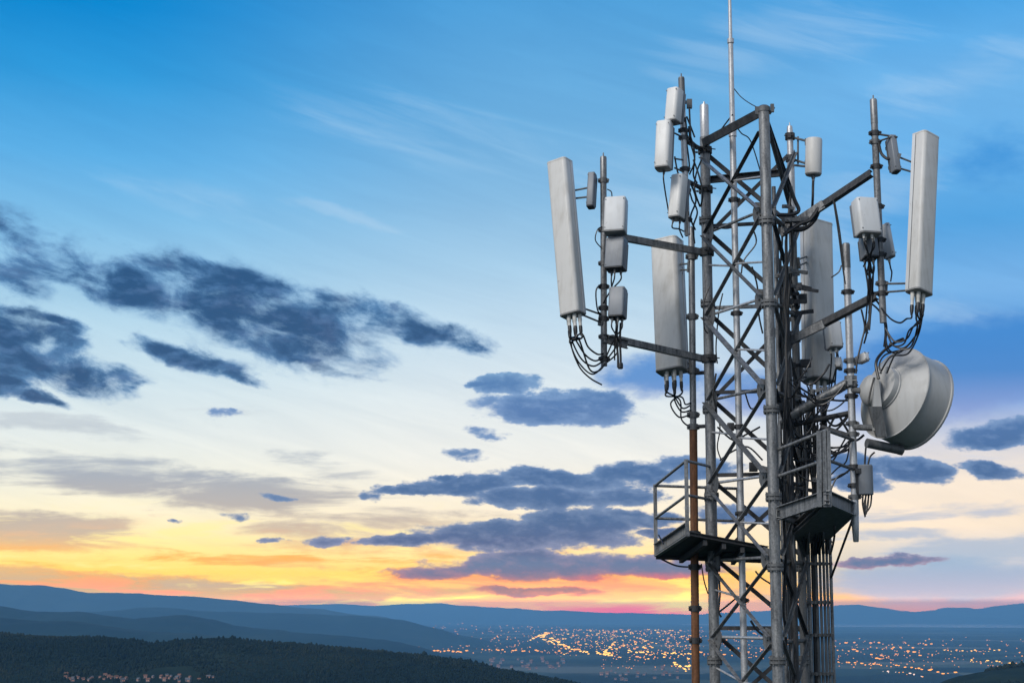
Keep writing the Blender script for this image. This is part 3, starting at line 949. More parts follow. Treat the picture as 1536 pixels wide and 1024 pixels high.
def rbox(name, label, cat, x0, x1, y0, y1, Y, ang, depth, m, kind='plain', group=None, conns=0, lean=0.0, r=0.03, tails=None, back=0.2):
    """box-shaped unit given by its picture extent, distance and the way it faces"""
    cx, cy = (x0 + x1) / 2, (y0 + y1) / 2
    c = P(cx, cy, Y)
    W, H = M(x1 - x0, Y), M(y1 - y0, Y) * 1.0
    n0 = facing(ang)
    a = abs(R(ang))
    depth *= 1.45
    w = max(0.06, (W - depth * .85 * math.sin(a)) / max(0.25, math.cos(a)))
    # seen from below a box shows part of its underside: shorten it by that much
    H = max(.1, H - depth * 0.2)
    c = c + UP * (depth * 0.10)
    u = (UP + Vector((lean, 0, 0)) - n0 * back).normalized()
    nrm = (n0 - u * n0.dot(u)).normalized()
    s = u.cross(nrm) * -1
    root = thing(name, label, cat, c - u * H / 2, group)
    b1 = MB()
    b1.box(c + nrm * depth * .12, s, nrm, u, w, depth * .76, H, 0.012, r)
    b1.done('housing', m, root, sharp=32)
    b0_ = MB(); b0_.box(c + nrm * depth * .10 - u * (H / 2 + .006), s, nrm, u, w * .97, depth * .74, .018, 0.004, r * .9); b0_.done('base_plate', m_cap if m != m_grey else m_dark, root, sharp=32)
    b2 = MB()
    if kind == 'fins':
        nf_ = 9
        for k in range(nf_):
            t = (k + .5) / nf_ - .5
            b2.box(c - nrm * depth * .38 + s * w * .92 * t, s, nrm, u, w * .03, depth * .26, H * .9)
        b2.box(c - nrm * depth * .28, s, nrm, u, w * .9, depth * .05, H * .92)
        b2.done('cooling_fins', m_grey if m != m_grey else m_dull, root, smooth=False)
    else:
        b2.box(c - nrm * depth * .37, s, nrm, u, w * .9, depth * .22, H * .93, 0.008, 0.015)
        b2.done('back_plate', m_grey if m != m_grey else m_dull, root, sharp=32)
    b3 = MB()
    b3.box(c - nrm * depth * .54, s, nrm, u, min(w * .35, .1), depth * .14, H * .55)
    for sg in (-.28, .28):
        b3.box(c - nrm * depth * .66 + u * H * sg, s, nrm, u, min(w * .6, .16), depth * .12, 0.05)
    b3.done('mounting_bracket', m_dull, root, smooth=False)
    b4 = MB()
    for sx in (-.42, .42):
        for sz in (-.42, .42):
            b4.tube(c + s * w * sx + u * H * sz + nrm * depth * .49, c + s * w * sx + u * H * sz + nrm * (depth * .5 + .006), 0.009, n=6)
    b4.done('cover_screws', m_dull, root)
    for k in range(conns):
        t = (k + .5) / conns - .5
        base = c - u * H / 2 + s * w * .75 * t + nrm * depth * (.2 if k % 2 else -.05)
        q = MB()
        q.lathe(base + u * .004, -u, [(0.022, 0), (0.022, .05), (0.017, .055), (0.017, .08)], 10)
        co = q.done('connector', m_conn if m in (m_white, m_box) else m_dull, root)
        q = MB()
        if tails:
            tx, ty, tY = tails[k % len(tails)]
            e = P(tx, ty, tY)
        else:
            e = base - u * .4 - nrm * .05
        midp = base.lerp(e, .5) - u * 0.06 + nrm * 0.03
        q.path([base - u * .06, base - u * .16, midp, e], 0.012, 6, 6)
        q.done('jumper_cable', m_cable, root)
    return root, c, u, nrm, s

def pipe_mount(name, label, top, bot, Y0, Y1, r, m, segs=None, tip=True, clamps=(), cap=None):
    pt, pb = P(top[0], top[1], Y0), P(bot[0], bot[1], Y1)
    root = thing(name, label, 'antenna pipe', pb)
    d = (pt - pb).normalized()
    b1 = MB()
    b1.tube(pb, pt, r, n=20)
    po = b1.done('pipe', m, root)
    c = MB()
    c.lathe(pt - d * .01, d, [(r * 1.06, -.35), (r * 1.06, 0), (r * .9, .02), (r * .22, .022), (r * .2, .08 if tip else .03)], 18)
    c.done('pipe_cap', cap or m_galv, root)
    for py in clamps:
        q = pipe_at(pt, pb, py)
        clamp_mesh(q, d, r).done('pipe_clamp', m_dull if py % 2 else m_dark, root)
    return root, pt, pb, d

def arm(root, p0, p1, w, m, kind='channel', name='mounting_arm', hint=None):
    q = MB()
    if kind == 'channel': q.channel(p0, p1, w, w * .6, 0.012, hint or UP)
    elif kind == 'tube': q.tube(p0, p1, w / 2, n=18)
    elif kind == 'square': q.bar(p0, p1, w, w, hint)
    return q.done(name, m, root, kind == 'tube')

def tilt_bracket(root, p0, p1, spread=0.05, w=0.03, m=None):
    """two parallel links between a pipe and the back of an antenna"""
    q = MB()
    d = (p1 - p0).normalized()
    x, y, z = frame_of(d)
    for sg in (-1, 1):
        q.tube(p0 + x * spread * sg, p1 + x * spread * sg * .8, w / 2, n=8)
    q.box(p1, z, y, x, 0.05, 0.14, spread * 2 + .1)
    q.box(p0, z, y, x, 0.05, 0.10, spread * 2 + .08)
    for sg in (-1, 1):
        q.tube(p1 + x * spread * sg - y * .08, p1 + x * spread * sg + y * .08, 0.014, n=6)
    return q.done('tilt_bracket', m or m_dull, root, sharp=30)
# ------------------------------------------------------------------ left sector
YP = 24.2
rt, pt, pb, d = pipe_mount('antenna_pipe', 'grey pipe on two side arms left of the tower, holding the leaning panel antenna', (905, 236), (906, 549), YP, YP, M(4.9, YP), m_galv, clamps=(271, 345, 395, 430, 462, 478, 505, 538), cap=m_galv)
arm(rt, pipe_at(pt, pb, 352) + Vector((.1, .05, 0)), P(1052, 378, YL), 0.095, m_galv, 'square', hint=UP)
arm(rt, pipe_at(pt, pb, 506) + Vector((.1, .05, 0)), P(1055, 538, YL), 0.095, m_galv, 'square', hint=UP)
for py, pz in ((378, 378), (538, 538)):
    clamp_mesh(legL(P(1064, pz, YL).z), UP, M(8.6, YL), side=Vector((-1, -.4, 0)), h=.12).done('leg_clamp', m_dark, rt)
q = MB(); q.channel(pipe_at(pt, pb, 508) + Vector((-.02, -.07, 0)), pipe_at(pt, pb, 512) + Vector((.36, .1, -.03)), .13, .05, hint=UP); q.done('arm_plate', m_dull, rt, False)
L1, ptp, pbp, u, nrm, s, Ln = panel('panel_antenna', 'tall off-white panel antenna leaning out at the far left of the tower', 'antenna', (841, 245), (861, 473), 24.0, .33, .25, -33,
    loops=[[(857, 515, 24.0), (868, 548, 24.05), (884, 566, 24.1), (903, 577, 24.15)], [(858, 510, 23.95), (872, 538, 24.0), (890, 549, 24.1), (906, 540, 24.15)],
           [(865, 512, 24.0), (878, 532, 24.1), (893, 541, 24.1), (906, 534, 24.15)], [(868, 508, 23.95), (884, 553, 24.0), (898, 556, 24.1), (908, 545, 24.15)],
           [(872, 500, 23.95), (882, 520, 24.0), (896, 531, 24.1), (905, 530, 24.15)], [(855, 508, 24), (866, 540, 24.0), (888, 561, 24.05), (907, 546, 24.15)]])
tilt_bracket(L1, P(885, 288, 24.15), line_at(pbp, ptp, .79) - nrm * .07, .07)
tilt_bracket(L1, pipe_at(pt, pb, 478) + Vector((-.03, 0, 0)), line_at(pbp, ptp, .05) - nrm * .07, .06)
rbox('filter_unit', 'dark grey filter box between the leaning left panel antenna and its pipe', 'filter unit', 880, 896, 258, 318, 24.12, -20, .13, m_grey, 'fins', r=.02)
rbox('radio_unit', 'white radio box, highest of the three on the pipe left of the tower', 'radio unit', 905, 944, 297, 359, 23.95, -16, .20, m_box, conns=0, r=.04)
rbox('radio_unit', 'grey finned radio box under the white one on the pipe left of the tower', 'radio unit', 907, 944, 358, 413, 23.98, -22, .20, m_grey, 'fins', conns=3, tails=[(902, 460, 24.2), (914, 455, 24.15), (921, 470, 24.1)], r=.02)
rbox('radio_unit', 'small grey radio box, lowest on the pipe left of the tower', 'radio unit', 912, 943, 432, 484, 23.98, -20, .18, m_grey, conns=4, tails=[(909, 536, 24.15), (926, 505, 24.1), (922, 540, 24.1), (932, 520, 24.1)], r=.03)
q = MB()
for k, (x0, x1) in enumerate(((926, 928), (931, 932))):
    q.path([P(x0, 484, 24.05), P(x0 - 1, 510, 24.05), P(x1 - 1, 535, 24.05), P(x1 - 1, 551, 24.05)], .017, 7)
q.lathe(P(930.5, 544, 24.05), -UP, [(.035, 0), (.04, .02), (.04, .08), (.03, .09)], 12)
q.done('cable_tail', m_cable, rt)
q = MB(); q.path([P(908, 545, 24.2), P(925, 530, 24.3), P(926, 512, 24.4)], .012, 6); q.path([P(911, 538, 24.2), P(924, 520, 24.2), P(925, 508, 24.3)], .012, 6)
q.path([P(903, 340, 24.15), P(896, 345, 24.1), P(893, 360, 24.1), P(902, 372, 24.15)], .009, 5)
q.path([P(902, 426, 24.15), P(894, 436, 24.1), P(896, 464, 24.1), P(902, 472, 24.15)], .012, 5); q.path([P(918, 298, 24), P(917, 288, 24), P(911, 284, 24.1)], .009, 5); q.done('jumper_cable', m_cable, rt)

# ------------------------------------------------------------------ upper left: pipe with three white boxes
YU = 24.7
ru, pt, pb, d = pipe_mount('antenna_pipe', 'bright upper pipe left of the tower top, with three white box antennas', (1022, 117), (1031, 352), YU, YU, M(4.7, YU), m_bright, clamps=(196, 207, 254, 330), cap=m_dull)
for py in (210, 270):
    q = pipe_at(pt, pb, py)
    arm(ru, q, legL(q.z + .0) + Vector((-.05, -.05, 0)), .07, m_dark, 'tube')
    clamp_mesh(legL(q.z), UP, M(8.6, YL), side=Vector((-1, -.4, 0)), h=.1).done('leg_clamp', m_dark, ru)
q = MB(); q.channel(pipe_at(pt, pb, 205) + Vector((.02, .02, 0)), P(1046, 222, 25.1), .06, .04, hint=UP); q.done('mounting_arm', m_dull, ru, False)
A = rbox('box_antenna', 'white box antenna, topmost of the three at the upper left of the tower', 'antenna', 997, 1029, 133, 193, 24.45, -38, .20, m_boxw, back=.17, r=.05)
B = rbox('box_antenna', 'white box antenna with one cable from its base, outermost at the upper left', 'antenna', 981, 1013, 181, 264, 24.35, -24, .20, m_boxw, back=.17, conns=1, tails=[(1003, 318, 24.5)], r=.06)
C_ = rbox('box_antenna', 'white box antenna, lowest of the three at the upper left of the tower', 'antenna', 1003, 1035, 262, 337, 24.5, -40, .20, m_boxw, back=.17, conns=2, tails=[(1024, 356, 24.8), (1034, 352, 24.9)], r=.05)
q = MB()
for p0, p1 in (((1012, 200), (1022, 205)), ((1012, 238), (1024, 240)), ((1012, 252), (1026, 258)), ((1028, 176), (1031, 206)), ((1034, 163), (1036, 205))):
    q.tube(P(*p0, 24.5), P(*p1, 24.68), .014, n=8); q.done('bracket_rod', m_dull, ru); q = MB()
q.box(P(1034, 156, 24.7), Vector((1, 0, 0)), Vector((0, 1, 0)), UP, .08, .07, .14)
q.done('small_sensor', m_dull, ru, False); q = MB()
q.bar(P(1030, 318, 24.5), P(1030, 354, 24.5), .07, .04)
q.done('bracket_bar', m_dull, ru, False)
q = MB()
for lp in ([(1033, 190), (1036, 215), (1042, 240), (1034, 262)], [(1030, 215), (1034, 250), (1030, 268), (1038, 300)], [(1036, 275), (1044, 300), (1036, 325), (1043, 345)], [(1040, 240), (1048, 262), (1054, 290), (1051, 310)], [(1052, 240), (1044, 262), (1042, 285), (1050, 310)], [(1036, 205), (1042, 230), (1040, 262), (1046, 275)],
           [(1038, 300), (1046, 318), (1040, 340), (1042, 365)], [(1012, 235), (1018, 262), (1030, 270)], [(1030, 175), (1036, 190), (1042, 206)]):
    q.path([P(x, y, 24.75 + .08 * math.sin(x)) for x, y in lp], .014, 6)
q.done('jumper_cable', m_cable, ru)

# ------------------------------------------------------------------ upper right: drum antenna
YC = 24.65
b0 = P(1220, 262, YC)
can = thing('drum_antenna', 'short round off-white drum antenna at the upper right of the tower top', 'antenna', b0)
hc = M(57, YC); rc = M(12.8, YC)
ax = (P(1220, 203, YC) - P(1219, 260, YC)).normalized()
q = MB(); q.lathe(b0, ax, [(rc * .94, 0), (rc, .012), (rc, hc - .02), (rc * .93, hc), (rc * .4, hc + .015), (0.001, hc + .018)], 36); q.done('radome', m_white, can, sharp=30)
q = MB(); q.lathe(b0 - ax * .004, -ax, [(rc * .9, -.004), (rc * .9, .006), (rc * .86, .01)], 36); q.done('base_plate', m_cap, can)
q = MB(); q.lathe(b0 - ax * .01, -ax, [(.03, 0), (.03, .05), (.022, .055), (.022, .09)], 12); cn = q.done('connector', m_galv, can)
q = MB(); q.path([b0 - ax * .09, P(1219.5, 280, YC), P(1219, 300, YC), P(1217, 318, YC + .1), P(1208, 330, YC + .2)], .02, 8); q.done('cable', m_cable, can)
q = MB()
for py0, py1 in ((207, 212), (240, 246), (248, 250)):
    q.tube(P(1192, py0, YR - .05), P(1211, py1, YC + .05), .018, n=8); q.done('bracket_rod', m_dull, can); q = MB()
q.tube(P(1197, 205, YR - .06), P(1197, 246, YR - .06), .015, n=8)
q.box(P(1210, 213, YC + .04), Vector((1, 0, 0)), Vector((0, 1, 0)), UP, .05, .05, .1)
q.box(P(1210, 245, YC + .04), Vector((1, 0, 0)), Vector((0, 1, 0)), UP, .05, .05, .1)
q.done('bracket_foot', m_dull, can)
for py in (205, 238):
    clamp_mesh(legR(P(1188, py, YR).z), UP, M(6, YR), side=Vector((1, -.3, 0)), h=.1).done('pipe_clamp', m_dark, can)

# ------------------------------------------------------------------ right sector
YQ = 23.45
rq, pt, pb, d = pipe_mount('antenna_pipe', 'tall grey pipe on two side arms right of the tower, beside the right panel antenna', (1310, 150), (1325, 484), YQ, YQ, M(5.3, YQ), m_galv, clamps=(200, 213, 250, 310, 360, 382, 425, 440), cap=m_galv)
def two(p, dx, dz): return p + Vector((dx, 0, dz))
arm(rq, pipe_at(pt, pb, 258) + Vector((-.06, .06, 0)), P(1172, 350, 24.6), .115, m_dark, hint=Vector((0, 0.5, 1)))
arm(rq, pipe_at(pt, pb, 442) + Vector((-.06, .06, 0)), P(1172, 518, 24.6), .115, m_dark, hint=Vector((0, 0.5, 1)))
q = MB(); q.bar(P(1170, 350, 24.5), P(1236, 306, 24.05), .13, .05, hint=UP); q.done('arm_splice', m_galv, rq, False)
q = MB(); q.bar(P(1172, 517, 24.5), P(1236, 486, 24.05), .12, .05, hint=UP); q.done('arm_splice', m_galv, rq, False)
for pz in (350, 518):
    clamp_mesh(legR(P(1190, pz - 12, YR).z), UP, M(6.2, YR), side=Vector((1, -.5, 0)), h=.14).done('leg_clamp', m_dark, rq)
R1, ptp, pbp, u, nrm, s, Ln = panel('panel_antenna', 'tall pale panel antenna standing at the far right of the tower', 'antenna', (1386, 206), (1375.5, 440), 23.1, .34, .26, 36,
    loops=[[(1364, 495, 23.1), (1356, 515, 23.2), (1340, 518, 23.3), (1331, 500, 23.4)], [(1370, 490, 23.1), (1360, 508, 23.2), (1342, 512, 23.3), (1328, 492, 23.4)],
           [(1376, 490, 23.1), (1366, 520, 23.2), (1345, 528, 23.3), (1330, 560, 23.4)], [(1380, 485, 23.1), (1372, 506, 23.2), (1354, 522, 23.3), (1334, 515, 23.4)],
           [(1360, 478, 23.1), (1350, 484, 23.2), (1336, 478, 23.3), (1322, 462, 23.4)], [(1384, 470, 23.1), (1378, 500, 23.2), (1362, 530, 23.3), (1336, 535, 23.4), (1320, 560, 23.5)]])
tilt_bracket(R1, P(1345, 243, 23.3), line_at(pbp, ptp, .80) - nrm * .08, .08)
tilt_bracket(R1, pipe_at(pt, pb, 432) + Vector((.03, 0, 0)), line_at(pbp, ptp, .05) - nrm * .08, .06)
rbox('filter_unit', 'narrow grey filter box hung between the right panel antenna and its pipe', 'filter unit', 1332, 1347, 202, 266, 23.35, 16, .13, m_grey, 'fins', r=.02)
q = MB()
q.tube(P(1303, 199, 23.5), P(1346, 206, 23.3), .016, n=8); q.tube(P(1318, 212, 23.4), P(1336, 206, 23.3), .014, n=8); q.path([P(1318, 214, 23.4), P(1322, 230, 23.4), P(1330, 238, 23.35), P(1334, 238, 23.35)], .022, 7)
q.done('bracket_rod', m_dark, rq)
rbox('radio_unit', 'white radio box on the right pipe with a bundle of cables beneath', 'radio unit', 1277, 1319, 299, 363, 23.2, 14, .22, m_box, conns=4, tails=[(1295, 400, 23.4), (1300, 410, 23.4), (1303, 400, 23.4), (1308, 410, 23.4)], r=.05)
rbox('radio_unit', 'small dark finned radio box beneath the white box on the right pipe', 'radio unit', 1289, 1315, 354, 396, 23.5, 8, .2, m_grey, 'fins', conns=5, tails=[(1300, 450, 23.6), (1303, 470, 23.6), (1305, 455, 23.6), (1297, 500, 23.7), (1310, 440, 23.6)], r=.02)
rbox('radio_unit', 'slim grey radio box behind the right pipe, on the panel antenna side', 'radio unit', 1321, 1338, 335, 394, 23.7, 30, .16, m_box, conns=1, tails=[(1336, 422, 23.5)], r=.03)
q = MB()
for k, lp in enumerate(([(1297, 398), (1302, 430), (1304, 470), (1300, 500), (1296, 515)], [(1303, 400), (1305, 440), (1306, 470), (1299, 492), (1302, 500)], [(1310, 400), (1309, 430), (1306, 468), (1304, 495)],
        [(1307, 455), (1318, 465), (1326, 480), (1328, 500), (1326, 520)], [(1312, 448), (1322, 462), (1330, 490), (1328, 520), (1336, 530)], [(1292, 464), (1297, 490), (1293, 510), (1286, 540), (1284, 560)],
        [(1250, 300), (1257, 345), (1264, 400), (1268, 426)], [(1262, 398), (1258, 408), (1247, 416)], [(1252, 303), (1260, 350), (1266, 405)])):
    q.path([P(x, y, 23.55 + .05 * math.sin(k * 2.1)) for x, y in lp], .014 if k < 6 else .011, 6)
q.path([P(1328, 500, 23.5), P(1332, 522, 23.5), P(1345, 530, 23.5), P(1360, 520, 23.3), P(1372, 505, 23.2)], .012, 6)
q.done('jumper_cable', m_cable, rq)
q = MB()
for k, lp in enumerate(([(1176, 352), (1200, 336), (1215, 330), (1228, 312)], [(1180, 345), (1205, 344), (1222, 330), (1230, 310)], [(1165, 322), (1186, 322), (1198, 316), (1192, 300), (1184, 278)])):
    q.path([P(x, y, 24.1 + .15 * k) for x, y in lp], .03, 7)
q.done('feeder_loop', m_cable, rq)

# ------------------------------------------------------------------ the two inner panels
CL, ptp, pbp, u, nrm, s, Ln = panel('panel_antenna', 'white panel antenna close behind the left side arms, beside the rusty pole', 'antenna', (1002, 364), (1010, 558), 25.75, .45, .34, -30, conns=5,
    loops=[[(1006, 605, 25.6), (1018, 625, 25.5), (1034, 622, 25.4)], [(1012, 600, 25.6), (1022, 617, 25.5), (1036, 615, 25.4)], [(1014, 598, 25.6), (1024, 612, 25.5), (1035, 608, 25.4)], [(1020, 600, 25.6), (1022, 628, 25.5), (1034, 640, 25.4)], [(1022, 595, 25.6), (1028, 606, 25.5), (1036, 604, 25.4)]])
tilt_bracket(CL, P(1036, 400, 25.45), line_at(pbp, ptp, .82) - nrm * .1, .05)
tilt_bracket(CL, P(1038, 548, 25.45), line_at(pbp, ptp, .04) - nrm * .1, .05)
rbox('filter_unit', 'dark box under the side arm, against the inner left panel antenna', 'filter unit', 1004, 1026, 530, 552, 25.45, -12, .12, m_dark, r=.015)
CR, ptp, pbp, u, nrm, s, Ln = panel('panel_antenna', 'wide stained white panel antenna behind the right arms, nearest the tower', 'antenna', (1222, 338), (1226, 572), 25.5, .44, .34, 28, conns=5,
    loops=[[(1214, 610, 25.4), (1216, 640, 25.3), (1212, 690, 25.2)], [(1218, 610, 25.4), (1222, 650, 25.3), (1220, 700, 25.2)], [(1226, 612, 25.4), (1226, 640, 25.3), (1224, 700, 25.2)], [(1230, 600, 25.4), (1233, 650, 25.3), (1230, 700, 25.2)], [(1236, 600, 25.4), (1238, 640, 25.3), (1236, 700, 25.2)]])
tilt_bracket(CR, legR(P(1195, 395, YR).z) + Vector((.05, 0, 0)), line_at(pbp, ptp, .80) - nrm * .09, .05)
tilt_bracket(CR, legR(P(1195, 560, YR).z) + Vector((.05, 0, 0)), line_at(pbp, ptp, .05) - nrm * .09, .05)
rbox('radio_unit', 'pale box hung low beside the stained panel antenna, under the right arm', 'radio unit', 1236, 1262, 484, 530, 24.9, 12, .2, m_box, conns=3, tails=[(1244, 590, 25), (1250, 600, 25), (1240, 610, 25)], r=.04)
rbox('floodlight', 'small pale floodlight with slanted visor just behind the dish pole', 'floodlight', 1284, 1302, 531, 548, 24.1, 30, .16, m_box, r=.02)
rbox('floodlight', 'small pale lamp housing left of the dish pole above the thick arm', 'floodlight', 1251, 1266, 538, 556, 24.6, -20, .14, m_box, r=.02)

# pole that turns rusty lower down
YK = 25.45
rp = thing('support_pole', 'slim pole left of the tower, grey above and rusty brown below', 'pole', P(1044, 1100, YK))
k0, k1 = P(1037, 342, YK), P(1043.5, 1010, YK)
dk = (k1 - k0).normalized()
q = MB(); q.lathe(pipe_at(k0, k1, 640), (k0 - k1).normalized(), [(M(5, YK), 0), (M(5, YK), (pipe_at(k0, k1, 640) - k0).length - .05), (M(1, YK), (pipe_at(k0, k1, 640) - k0).length + .03)], 18); q.done('upper_tube', m_galv, rp)
gb = pipe_at(k0, k1, 640); gz = ground_z(k1.x, k1.y) - .1
q = MB(); q.tube(gb, gb + dk * ((gz - gb.z) / dk.z), M(6.0, YK), n=18); q.done('lower_tube', m_rust, rp)
for py in (385, 475, 556, 622, 640, 800, 850, 912, 960):
    clamp_mesh(pipe_at(k0, k1, py), dk, M(5.6, YK), h=.09).done('pipe_clamp', m_dull if py < 700 else m_dark, rp)
q = MB()
for py in (560, 640, 808):
    p = pipe_at(k0, k1, py); q.tube(p, legL(p.z) , .03, n=8)
q.done('stay_bar', m_dark, rp)

# ------------------------------------------------------------------ microwave dish and its pole
YD = 23.9
dp, pt, pb, d = pipe_mount('antenna_pipe', 'grey pipe under the right arm carrying the round white dish', (1269, 366), (1283, 772), YD, YD, M(5.6, YD), m_bright, clamps=(438, 541, 556, 578, 594, 635, 651, 700, 728, 745), cap=m_galv, tip=False)
q = MB(); q.lathe(P(1282, 765, YD), (P(1284, 812, YD) - P(1282, 765, YD)).normalized(), [(M(6, YD), 0), (M(5.6, YD), .2), (M(4.2, YD), M(46, YD)), (M(3.4, YD), M(47, YD))], 18); q.done('drip_sleeve', m_bright, dp)
arm(dp, pipe_at(pt, pb, 572), P(1172, 632, 24.4), M(15, 24), m_galv, 'tube')
arm(dp, pipe_at(pt, pb, 618) + Vector((0, .1, 0)), P(1172, 640, 24.6), .08, m_dark, 'tube')
arm(dp, pipe_at(pt, pb, 655) , P(1232, 640, 24.0), .07, m_dark, 'tube')
clamp_mesh(pipe_at(pt, pb, 572), d, M(7.5, YD), side=Vector((-1, .3, 0)), h=.16).done('pipe_clamp', m_galv, dp)
YH = 23.75
hub = P(1326, 582, YH)
adir = (Vector((1, 0, 0)) * .83 + Vector((0, 1, 0)) * .46 - UP * .30).normalized()
dish = thing('microwave_dish', 'large round pale grey drum dish turned away on the right of the tower', 'dish', P(1335, 665, YH))
K = M(1, YH)
rS = 71 * K
q = MB(); q.lathe(hub - adir * .10, adir, [(.02, -.0), (24 * K, 0), (32 * K, .012), (32.5 * K, .03), (32.5 * K, .10), (34 * K, .105), (34 * K, .13), (35.5 * K, .135)], 64); q.done('rear_hub', m_dish, dish, sharp=30)
pr = []
for k in range(13):
    t = k / 12
    pr.append((35 * K + (rS - 35 * K) * (t ** .85), .03 + .17 * t ** 1.1))
q = MB(); q.lathe(hub, adir, pr, 96, cap0=False, cap1=False); q.done('reflector_back', m_dish, dish, sharp=60)
q = MB(); q.lathe(hub + adir * .20, adir, [(rS, 0), (rS + .022, .0), (rS + .022, .014), (rS + .002, .016), (rS + .002, .44), (rS + .024, .445), (rS + .024, .475), (rS, .48)], 96, cap0=False, cap1=False)
x, y, z = frame_of(adir)
for n_, rr_, hh in ((26, rS + .012, .196), (26, rS + .014, .674)):
    for k in range(n_):
        a = 2 * math.pi * k / n_
        p = hub + adir * hh + (x * math.cos(a) + y * math.sin(a)) * rr_
        q.tube(p, p + adir * (.010 if hh > .5 else .008), .008, n=6)
q.done('shroud', m_dish, dish, sharp=30)
q = MB(); q.lathe(hub + adir * .66, adir, [(rS, 0), (rS * .95, .03), (rS * .7, .07), (rS * .35, .10), (.001, .11)], 96, cap0=False); q.done('radome_cover', m_white, dish, sharp=50)
# radio on the back of the hub, upright yoke and lower strut
rad_o = hub - adir * .12
q = MB(); q.lathe(P(1308, 586, YH - .02), (Vector((-1, -.2, .05))).normalized(), [(22 * K, -.05), (24 * K, .0), (24 * K, .05), (20 * K, .10), (12 * K, .15), (5 * K, .165), (.001, .17)], 32); q.done('radio_housing', m_dish, dish)
q = MB()
y0, y1 = P(1314, 566, YH - .26), P(1316, 646, YH - .22)
q.loops([[y0 + Vector((a * 4 * K, b2 * .04, 0)) for a, b2 in ((-.7, -1), (.7, -1), (.7, 1), (-.7, 1))], [y0.lerp(y1, .55) + Vector((a * 6.5 * K, b2 * .05, 0)) for a, b2 in ((-1, -1), (1, -1), (1, 1), (-1, 1))], [y1 + Vector((a * 6 * K, b2 * .06, 0)) for a, b2 in ((-1, -1), (1, -1), (1, 1), (-1, 1))]])
q.done('mount_yoke', m_dish, dish, sharp=30)
q = MB()
q.loops([[P(1312, 610, YH - .3) + Vector((a * .09, b2 * .05, 0)) for a, b2 in ((-1, -1), (1, -1), (1, 1), (-1, 1))], [P(1322, 655, YH - .25) + Vector((a * .07, b2 * .05, 0)) for a, b2 in ((-1, -1), (1, -1), (1, 1), (-1, 1))]])
for py, xx in ((585, 1296), (640, 1300)):
    a0 = pipe_at(pt, pb, py); q.tube(a0, P(xx + 18, py + 2, YH - .2), .045, n=10)
q.done('mount_bracket', m_dull, dish, sharp=30)
q = MB(); q.tube(P(1300, 664, YH), P(1352, 675, YH + .15), 7.2 * K, n=18); q.lathe(P(1352, 675, YH + .15), Vector((1, .1, -.2)), [(7.6 * K, -.04), (7.6 * K, .02), (3 * K, .04)], 18); q.done('stay_tube', m_dull, dish)
q = MB(); q.path([P(1318, 568, YH - .38), P(1314, 545, YH - .3), P(1322, 530, YH - .2), P(1340, 515, YH - .25), P(1355, 508, YH - .4)], .022, 8)
q.path([P(1322, 560, YH - .38), P(1319, 546, YH - .3), P(1328, 532, YH - .2), P(1350, 525, YH - .25)], .012, 6)
q.path([P(1311, 566, YH - .3), P(1306, 586, YH - .3), P(1302, 606, YH - .3)], .014, 6); q.done('feed_cable', m_cable, dish)

# small drum low on the dish pole
b0 = P(1299, 742, YD - .05)
sm = thing('junction_drum', 'small dark grey drum unit low on the dish pole with looped cables', 'radio unit', b0)
q = MB(); q.lathe(b0, UP, [(M(10, YD), 0), (M(11.2, YD), .012), (M(11.2, YD), M(43, YD)), (M(10, YD), M(45, YD)), (.001, M(46, YD))], 28); q.done('housing', m_grey, sm, sharp=30)
q = MB(); q.box(P(1289, 722, YD - .02), Vector((1, 0, 0)), Vector((0, 1, 0)), UP, .12, .1, M(34, YD)); q.box(P(1288, 706, YD - .1), Vector((1, 0, 0)), Vector((0, 1, 0)), UP, .09, .06, .07); q.done('mounting_bracket', m_dark, sm, False)
q = MB()
for dx in (-5, -1, 3):
    q.path([b0 + Vector((M(dx, YD), -.03, 0)), P(1299 + dx, 756, YD - .08), P(1299 + dx * .2, 770 - dx, YD - .1), P(1302 + dx * 1.2, 758, YD - .08), b0 + Vector((M(dx + 6, YD), .03, 0))], .013, 6)
q.path([P(1297, 700, YD), P(1298, 680, YD), P(1300, 660, YD)], .014, 6); q.path([P(1302, 697, YD), P(1305, 685, YD), P(1312, 678, YD)], .014, 6); q.done('cable_loop', m_cable, sm)

# ------------------------------------------------------------------ work platforms
def rail(mb, a, b2, r=.022):
    mb.tube(a, b2, r, n=10)
pl = thing('work_platform', 'railed steel work platform projecting from the left side of the tower', 'platform', P(1070, 830, 25))
C1, C2 = P(984, 832, 25.9), P(1031, 801, 24.3)
N1, F1 = P(1152, 824, 24.6), P(1153, 838, 25.9)
def slab(mb, pts, t):
    mb.loops([[p - UP * t for p in pts], list(pts)])
q = MB(); slab(q, [C1 + UP * .02, C2 + UP * .02, N1 + UP * .02, F1 + UP * .02], .035); q.done('deck', m_dark, pl, False)
q = MB()
q.channel(C1 + UP * .07, C2 + UP * .07, .20, .07, .012, hint=UP); q.done('edge_beam', m_galv, pl, False)
for a, b2, w in ((C1, F1, .17), (C2, N1, .06)):
    q = MB(); q.channel(a + UP * .02, b2 + UP * .02, w, .05, .012, hint=UP); q.done('edge_beam', m_dark, pl, False)
for t in (.22, .45, .68):
    q = MB(); q.bar(line_at(C1, F1, t) - UP * .07, line_at(C2, N1, t) - UP * .07, .08, .06, UP); q.done('floor_joist', m_dark, pl, False)
H1 = (P(983.5, 726, 25.9) - P(984, 832, 25.9)).length
posts = [C1, C2, line_at(C1, F1, .46), line_at(C1, F1, .74)]
for p in posts:
    q = MB(); q.bar(p - UP * .02, p + UP * H1, .055, .045, Vector((1, 0, 0))); q.done('rail_post', m_galv, pl, False)
